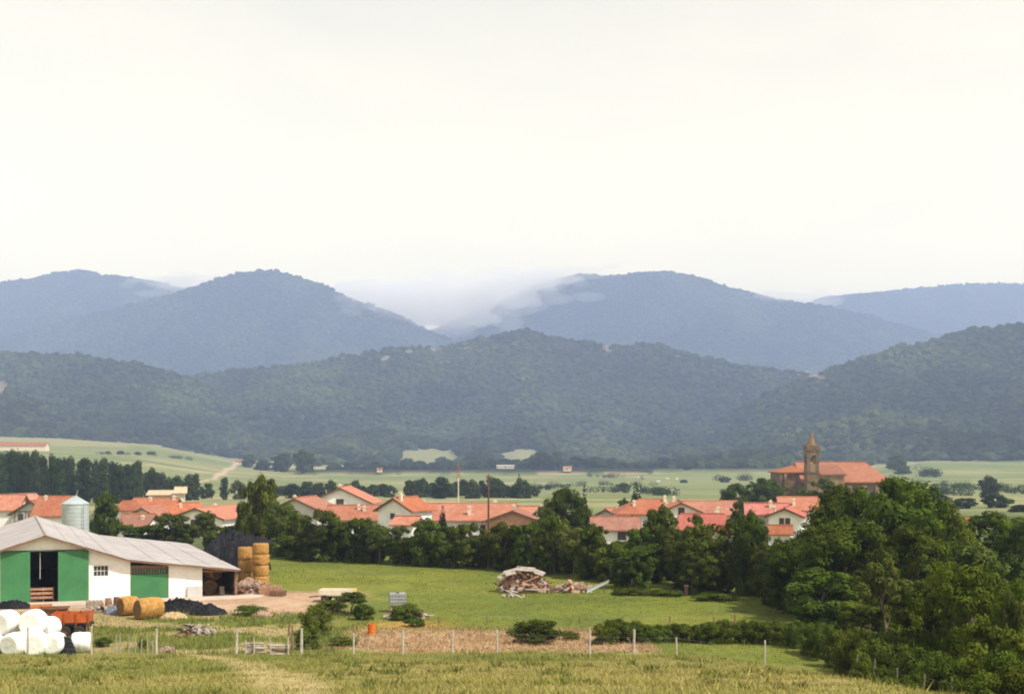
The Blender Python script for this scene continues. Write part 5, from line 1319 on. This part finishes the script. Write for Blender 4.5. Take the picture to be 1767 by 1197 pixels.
# ------------------------------------------------------------------ rubble
def stone_mesh(seed, sub=1):
    q = np.random.default_rng(seed); bm = bmesh.new(); bmesh.ops.create_icosphere(bm, subdivisions=sub, radius=.5)
    for v in bm.verts: v.co *= q.uniform(.7, 1.15)
    me = bpy.data.meshes.new('stone'); bm.to_mesh(me); bm.free(); return me
STONES = [stone_mesh(s) for s in range(6)]
PLANK = MB().box(-.5, .5, -.5, .5, -.5, .5).mesh('plank')
def piece(kind, parent, loc, rot, sc, m):
    me = STONES[rnd.randrange(6)] if kind == 'stone' else PLANK
    if not me.materials: me.materials.append(m)
    o = bpy.data.objects.new(kind, me); COL.objects.link(o); o.parent = parent
    o.location = loc; o.rotation_euler = rot; o.scale = sc
    o.material_slots[0].link = 'OBJECT'; o.material_slots[0].material = m
    return o
def rubble(label, px, d, w_, dp, h, n, seed, mats, plank=.4, name='rubble_pile', core=True, cat='rubble'):
    global rnd
    keep = rnd; rnd = random.Random(seed)
    x = X(px, d); g = gz(x, d)
    root = empty(name, (x, d, g)); tag(root, label, cat)
    if core:
        c = heap('core', None, None, 0, 0, w_ * .95, dp * .95, h * .72, M_RUBB, seed, loc=Vector((x, d, 0)), nx=26, ny=18, crumple=.2); c.parent = root; c.location = (0, 0, 0)
    for i in range(n):
        a = rnd.uniform(0, 6.28); r = rnd.random() ** .6
        lx, ly = math.cos(a) * r * w_ / 2, math.sin(a) * r * dp / 2
        z = h * max(0, 1 - r * r) ** .8 * rnd.uniform(.55, .98)
        if rnd.random() < plank:
            piece('plank', root, (lx, ly, z + .08), (rnd.uniform(-.35, .35), rnd.uniform(-.5, .5), rnd.uniform(0, 3.14)), (rnd.uniform(.7, 2.0), rnd.uniform(.1, .3), rnd.uniform(.03, .09)), rnd.choice(mats))
        else:
            s = rnd.uniform(.22, .6); piece('stone', root, (lx, ly, z + .05), (rnd.uniform(0, 3), rnd.uniform(0, 3), rnd.uniform(0, 3)), (s, s * rnd.uniform(.6, 1), s * rnd.uniform(.4, .8)), rnd.choice(mats))
    rnd = keep
    return root
rp = rubble('big pile of broken timber and stone with pale sheets on top, at the field edge', 905, 121.5, 4.9, 3.4, 1.9, 170, 31, [M_RUBB, M_WOODB, M_WOODR, M_STONEG, M_RUST, M_WOODB])
pale = mat('pale_sheet', (.33, .285, .245), .9, .4, 3.0)
for (lx, ly, z, rx, ry, rz, sx, sy) in ((-1.0, -.7, 1.75, .45, -.22, .3, 1.5, .8), (.1, -.5, 1.95, .3, .06, -.1, 1.6, .9), (1.1, -.5, 1.7, .3, .3, -.35, 1.3, .8), (-1.9, -.6, 1.4, .2, -.5, .5, .9, .6), (.1, -1.75, .35, .2, .05, .1, 2.4, .35), (1.1, -1.6, .3, .1, .0, -.1, 2.0, .3), (-.9, -1.95, .25, .6, .2, .4, .6, .5)):
    piece('sheet', rp, (lx, ly, z), (rx, ry, rz), (sx, sy, .05), pale)
rubble('low reddish stone rubble right of the big pile', 985, 121, 3.6, 2.0, .85, 60, 33, [M_RUBB, M_STONEG, M_WOODR], .25)
rubble('few pale stones scattered in the grass before the big pile', 885, 116.5, 1.8, 1.2, .22, 14, 35, [M_STONEG, pale], .2, core=False)
rubble('scattered dark wooden junk in the weeds behind the left gatepost', 338, 92.5, 2.6, 1.4, .55, 36, 37, [M_WOODB, M_WOOD, M_STONEG], .6)
rubble('broken boards and straw around the foot of the bale stack', 436, 119.6, 3.0, 1.6, .8, 46, 39, [M_WOODR, M_RUBB, pale], .6)
rubble('dead grey sticks and boards around the pale tank', 700, 101.5, 2.9, 1.4, .75, 40, 41, [M_WOOD, M_STONEG, M_WOODB], .85, core=False)
rubble('few pale stones beside the left gatepost', 288, 82.4, .9, .6, .2, 12, 43, [pale, M_RUBB], .0, core=False)
rubble('litter of boards and stones on the ground before the white wall', 180, 105.6, 3.4, 1.2, .35, 30, 45, [M_RUBB, pale, M_WOODR], .5, core=False)
# pale blue boat-like panel leaning at the end of the rubble
x = X(1032, 119.5); r_ = empty('leaning_panel', (x, 119.5, gz(x, 119.5)), R(10)); tag(r_, 'long pale blue panel lying aslant beyond the rubble', 'panel')
q = MB(); q.prism([(-1.0, 0, .08), (.9, 0, .95), (.95, 0, 1.12), (-.95, 0, .34)], (0, -.05, 0), (0, .05, 0)); q.build('board', M_BLUE, r_)
q = MB(); q.prism([(-1.0, 0, .34), (.95, 0, 1.12), (.97, 0, 1.18), (-1.0, 0, .41)], (0, -.09, 0), (0, .09, 0)); q.build('rim', pale, r_)
MB().tube((.6, .25, 0), (.55, .05, .8), .04, seg=5).build('prop', M_WOODB, r_)

# ------------------------------------------------------------------ fences: posts and wires
def fence(label, posts, m, name='wire_fence', wires=(.45, .85, 1.1), r=.055):
    p0 = posts[0]; root = empty(name, (X(p0[0], p0[2]), p0[2], 0)); tag(root, label, 'fence')
    ox, oy = root.location.x, root.location.y
    tops = []
    for (px, top, d, lean, rad) in posts:
        x = X(px, d); g = gz(x, d); h = max(.5, Z(top, d) - g)
        b = Vector((x - ox, d - oy, g - .3)); t = Vector((x - ox + lean * h, d - oy, g + h))
        MB().path([b, b.lerp(t, .55) + Vector((rnd.uniform(-.015, .015), 0, 0)), t], [rad * 1.15, rad * rnd.uniform(.95, 1.08), rad * .92], 7).build('post', m, root)
        tops.append((b + Vector((0, 0, .3)), t))
    for i in range(len(tops) - 1):
        if abs(posts[i][0] - posts[i + 1][0]) > 190: continue
        for wz in wires:
            a0, a1 = tops[i]; b0, b1 = tops[i + 1]
            fa = min(.96, wz / (a1 - a0).length); fb = min(.96, wz / (b1 - b0).length)
            A = a0.lerp(a1, fa); B = b0.lerp(b1, fb); Mid = (A + B) / 2 - Vector((0, 0, .03))
            MB().path([A, Mid, B], [.003, .003, .003], 4).build('wire', M_WIRE, root)
    return root
fence('wire fence of pale wooden posts along the far edge of the meadow', [(407, 1086, 74, .05, .075), (520, 1083, 73.5, .01, .075), (610, 1092, 74, 0, .055), (695, 1086, 74, 0, .07), (781, 1087, 74.5, 0, .06), (858, 1086, 75, -.02, .06), (1018, 1084, 75, 0, .065), (1094, 1085, 75, .01, .07), (1167, 1099, 75, 0, .05), (1320, 1104, 74, 0, .05)], M_WOODP)
fence('wire fence of thin grey posts coming down the right-hand bank', [(1477, 1128, 65, .05, .035), (1508, 1136, 60.5, .03, .035), (1547, 1152, 57, .02, .035), (1593, 1162, 53.5, .06, .035), (1645, 1168, 50.5, -.04, .035)], mat('dark_post', (.17, .145, .115), .9, .3, 5.0), wires=(.5, .9))
fence('pale posts of the fence in front of the white bales', [(-40, 1084, 75, 0, .06), (48, 1082, 75, 0, .06), (158, 1080, 76, 0, .05), (270, 1084, 75.5, 0, .07)], M_WOODP)
fence('row of thin leaning stakes beside the left gatepost', [(200, 1094, 80, .02, .03), (208, 1090, 80, -.02, .028), (222, 1096, 80.2, .03, .035), (234, 1098, 80, 0, .03), (244, 1102, 79.8, .02, .03), (255, 1097, 80, -.03, .035), (263, 1104, 80, .02, .045)], M_WOOD, wires=())
fence('dark posts of the second fence between bank and green field', [(757, 1064, 99, 0, .05), (840, 1068, 99, 0, .04), (1000, 1066, 99, .04, .05), (1075, 1064, 99, 0, .04), (1156, 1064, 99, 0, .05), (1232, 1064, 98, 0, .04), (1268, 1060, 97, .02, .07)], M_WOODB, wires=(.4, .8))
fence('dark leaning posts beside the upright shrub', [(497, 1075, 80, .05, .06), (505, 1078, 80.5, -.02, .05)], M_WOODB, wires=())
x = X(1184, 118); r_ = empty('marker_post', (x, 118, gz(x, 118))); tag(r_, 'short brown post with a pale cap at the far edge of the field', 'post')
MB().box(-.13, .13, -.13, .13, -.3, .8).build('shaft', M_WOODB, r_); MB().box(-.17, .17, -.17, .17, .803, .88).build('cap', M_WOODP, r_)
# hurdle of stacked logs between the left gatepost and the next post
r_ = empty('log_hurdle', (X(460, 75.5), 75.5, gz(X(460, 75.5), 75.5)), R(3)); tag(r_, 'low stack of grey logs held between short stakes', 'log stack')
for k in range(6):
    for s in range(2):
        L_ = rnd.uniform(1.0, 1.3); x_ = -.65 + s * 1.25 + rnd.uniform(-.1, .1); z_ = .09 + k * .115
        if s == 1 and k > 4: continue
        MB().path([(x_ - L_ / 2, rnd.uniform(-.06, .06), z_), (x_, rnd.uniform(-.05, .05), z_ + .015), (x_ + L_ / 2, rnd.uniform(-.06, .06), z_)], [.06, .065, .055], 7).build('log', rnd.choice([M_WOOD, M_WOODP, M_WOODB]), r_)
for px_, h_ in ((-1.1, .9), (-.65, 1.05), (.25, 1.0), (1.15, 1.05)): MB().tube((px_, -.13, -.2), (px_ + rnd.uniform(-.06, .06), -.13, h_), .045, .035, 6).build('stake', M_WOODP, r_)
# ------------------------------------------------------------------ woods on the hills: far-off masses
def blob(name, seed, lumps=7, sub=2):
    r = np.random.default_rng(seed)
    bm = bmesh.new(); bmesh.ops.create_icosphere(bm, subdivisions=sub + 1, radius=1.0)
    L = r.normal(0, 1, (lumps, 3)); L /= np.linalg.norm(L, axis=1)[:, None]
    for v in bm.verts:
        n = np.array(v.co) / np.linalg.norm(v.co)
        k = 0.72 + 0.42 * np.max(np.clip(L @ n, 0, 1) ** 6) + r.normal(0, 0.045)
        v.co = Vector(n * k); v.co.z = v.co.z * 0.62 + 0.35
    me = bpy.data.meshes.new(name); bm.to_mesh(me); bm.free()
    me.polygons.foreach_set('use_smooth', [False] * len(me.polygons))
    me.materials.append(L_WOOD)
    return bpy.data.objects.new(name, me)
L_WOOD = leaf_mat('leaf_wood', (0.010, 0.018, 0.007), (0.054, 0.066, 0.021), 0.9, 0.0)
for n_ in list(L_WOOD.node_tree.nodes):        # crowns of a mixed wood differ more than the leaves of one tree
    if n_.type == 'HUE_SAT':
        at_ = L_WOOD.node_tree.nodes.new('ShaderNodeAttribute'); at_.attribute_type = 'INSTANCER'; at_.attribute_name = 'tint'
        L_WOOD.node_tree.links.new(at_.outputs['Fac'], n_.inputs['Value'])
BLOBS = [blob('crown_shape', 5), blob('crown_shape', 6, 9), blob('crown_shape', 8, 5)]

def forest(name, label, y0, y1, step, smin, smax, bare):
    ny = int((y1 - y0) / step); pts = []
    for j in range(ny):
        y = y0 + (j + 0.5) * step; hw = 0.47 * y; n = int(2 * hw / step)
        xs = (np.arange(n) + 0.5) * step - hw + rng.uniform(-0.48, 0.48, n) * step
        pts.append(np.stack([xs, y + rng.uniform(-0.48, 0.48, n) * step], 1))
    P = np.concatenate(pts)
    z, hill = ground_z(P[:, 0], P[:, 1], True)
    px = px_of(P[:, 0], P[:, 1]); py = HY - F * z / P[:, 1]
    keep = hill.copy()
    for c in CLEAR: keep &= ~in_clear(px, py, c)
    keep &= rng.uniform(0, 1, len(P)) > bare * sstep(0.45, 0.7, fbm(P[:, 0] / 120, P[:, 1] / 120, 401))
    # leave out slopes that lie wholly behind nearer ridges
    tb = np.clip(((P[:, 0] / P[:, 1]) + 0.5) * 400, 0, 399).astype(int); ang = z / P[:, 1]
    P, z, ang, tb = P[keep], z[keep], ang[keep], tb[keep]
    o = np.argsort(P[:, 1]); P, z, ang, tb = P[o], z[o], ang[o], tb[o]
    vis = np.ones(len(P), bool)
    mx = HORIZ
    for i in range(len(P)):
        a = ang[i] + 22.0 / P[i, 1]
        if a < mx[tb[i]] - 0.0005: vis[i] = False
        elif ang[i] > mx[tb[i]]: mx[tb[i]] = ang[i]
    P, z = P[vis], z[vis]; n = len(P)
    me = bpy.data.meshes.new(name); me.vertices.add(n)
    me.vertices.foreach_set('co', np.stack([P[:, 0], P[:, 1], z - 0.5], 1).astype(np.float32).ravel())
    big = 0.55 + 0.9 * fbm(P[:, 0] / 90, P[:, 1] / 90, 403, 3)
    s = rng.uniform(smin, smax, n) * big
    S = np.stack([s * rng.uniform(0.85, 1.15, n), s * rng.uniform(0.85, 1.15, n), s * rng.uniform(0.85, 1.5, n)], 1)
    a = me.attributes.new('sc', 'FLOAT_VECTOR', 'POINT'); a.data.foreach_set('vector', S.astype(np.float32).ravel())
    rz = np.zeros((n, 3)); rz[:, 2] = rng.uniform(0, 6.28, n)
    a = me.attributes.new('ro', 'FLOAT_VECTOR', 'POINT'); a.data.foreach_set('vector', rz.astype(np.float32).ravel())
    tint = 0.15 + 2.3 * fbm(P[:, 0] / 150, P[:, 1] / 260, 411, 4) ** 2 + rng.normal(0, 0.3, n)
    a = me.attributes.new('tint', 'FLOAT', 'POINT'); a.data.foreach_set('value', np.clip(tint, .2, 2.0).astype(np.float32))
    a = me.attributes.new('ix', 'INT', 'POINT'); a.data.foreach_set('value', rng.integers(0, 3, n).astype(np.int32))
    ob = bpy.data.objects.new(name, me); COL.objects.link(ob)
    ng = bpy.data.node_groups.new(name, 'GeometryNodeTree')
    ng.interface.new_socket('Geometry', in_out='INPUT', socket_type='NodeSocketGeometry')
    ng.interface.new_socket('Geometry', in_out='OUTPUT', socket_type='NodeSocketGeometry')
    N = ng.nodes; Lk = ng.links
    gi = N.new('NodeGroupInput'); go = N.new('NodeGroupOutput'); ip = N.new('GeometryNodeInstanceOnPoints'); jn = N.new('GeometryNodeJoinGeometry')
    for b in BLOBS:
        oi = N.new('GeometryNodeObjectInfo'); oi.inputs['Object'].default_value = b; oi.inputs['As Instance'].default_value = True
        Lk.new(oi.outputs['Geometry'], jn.inputs[0])
    def na(nm, ty):
        q = N.new('GeometryNodeInputNamedAttribute'); q.data_type = ty; q.inputs['Name'].default_value = nm; return q.outputs['Attribute']
    er = N.new('FunctionNodeEulerToRotation')
    Lk.new(na('ro', 'FLOAT_VECTOR'), er.inputs[0]); Lk.new(er.outputs[0], ip.inputs['Rotation'])
    Lk.new(na('sc', 'FLOAT_VECTOR'), ip.inputs['Scale']); Lk.new(na('ix', 'INT'), ip.inputs['Instance Index'])
    ip.inputs['Pick Instance'].default_value = True
    Lk.new(gi.outputs[0], ip.inputs['Points']); Lk.new(jn.outputs[0], ip.inputs['Instance']); Lk.new(ip.outputs[0], go.inputs[0])
    md = ob.modifiers.new('trees', 'NODES'); md.node_group = ng
    print(name, n)
    return tag(ob, label, 'wood', kind='stuff')
HORIZ = np.full(400, -0.012)
forest('wooded_hillside', 'dense dark green broadleaf wood covering the near hills', 1550, 3650, 11.5, 3.2, 10.0, 0.5)
forest('mountain_forest', 'blue hazy forest covering the far mountains', 3650, 8900, 18, 9.5, 13.5, 0.0)

# ------------------------------------------------------------------ the air: an even pale haze over the whole valley
b = MB().box(-9000, 9000, -420, 10400, -60, 1010)
hz = b.build('haze', None)
hm = bpy.data.materials.new('haze'); hm.use_nodes = True
t = hm.node_tree; t.nodes.clear()
pv = t.nodes.new('ShaderNodeVolumePrincipled'); ou = t.nodes.new('ShaderNodeOutputMaterial')
pv.inputs['Density'].default_value = HAZE_DENSITY
pv.inputs['Color'].default_value = (*HAZE_COLOUR, 1)
pv.inputs['Anisotropy'].default_value = 0.0
t.links.new(pv.outputs[0], ou.inputs['Volume'])
hz.data.materials.append(hm)
tag(hz, 'pale bluish summer haze filling the whole valley', 'haze', kind='stuff')

# ------------------------------------------------------------------ mist spilling over the saddle between the mountains
def mist(label, puffs, density, voxel, seed, sub):
    bm = bmesh.new(); q = random.Random(seed)
    for (px, py, d, a, b, c) in puffs:
        for k in range(sub):
            f = 1.0 if k == 0 else q.uniform(.2, .5)
            o = Vector((0, 0, 0)) if k == 0 else Vector((q.uniform(-1.5, 1.5) * a, q.uniform(-.6, .6) * b, q.uniform(-1.2, 1.2) * c))
            m = Matrix.Translation(at(px, py, d) + o) @ Matrix.Diagonal((a * f, b * f, c * f, 1))
            bmesh.ops.create_icosphere(bm, subdivisions=3, radius=1.0, matrix=m)
    me = bpy.data.meshes.new('mist'); bm.to_mesh(me); bm.free()
    o = bpy.data.objects.new('mist', me); COL.objects.link(o)
    r = o.modifiers.new('merge', 'REMESH'); r.mode = 'VOXEL'; r.voxel_size = voxel
    mm = bpy.data.materials.new('mist'); mm.use_nodes = True; t = mm.node_tree; t.nodes.clear()
    v = t.nodes.new('ShaderNodeVolumePrincipled'); u = t.nodes.new('ShaderNodeOutputMaterial')
    v.inputs['Density'].default_value = density; v.inputs['Color'].default_value = (1.0, .98, .94, 1)
    t.links.new(v.outputs[0], u.inputs['Volume']); me.materials.append(mm)
    tag(o, label, 'mist', kind='stuff')
# image column, row, distance, half width, half depth, half height (metres)
mist('dense white cloud lying in the saddle between the mountains', [(700, 528, 6500, 260, 180, 70), (745, 530, 6300, 200, 150, 80), (790, 520, 6300, 180, 120, 85), (835, 505, 6250, 160, 100, 60), (880, 490, 6300, 150, 90, 44), (925, 478, 6300, 130, 80, 32), (655, 508, 6600, 200, 150, 50)], 0.011, 11, 3, 16)
mist('thin white mist trailing over the mountain ridges', [(740, 560, 6100, 150, 90, 50), (785, 545, 6100, 170, 90, 70), (825, 528, 6100, 170, 80, 70), (800, 505, 6150, 220, 90, 80), (865, 508, 6100, 170, 80, 55), (915, 490, 6150, 170, 70, 50), (960, 474, 6200, 160, 70, 40), (715, 540, 5900, 150, 90, 46), (675, 526, 5850, 130, 80, 34),
    (640, 510, 5850, 120, 70, 26), (335, 494, 6250, 170, 90, 40), (300, 486, 6850, 150, 90, 30), (1395, 520, 6400, 170, 90, 32), (1345, 510, 6350, 130, 80, 22), (1000, 468, 6200, 120, 70, 22)], 0.0034, 11, 5, 16)
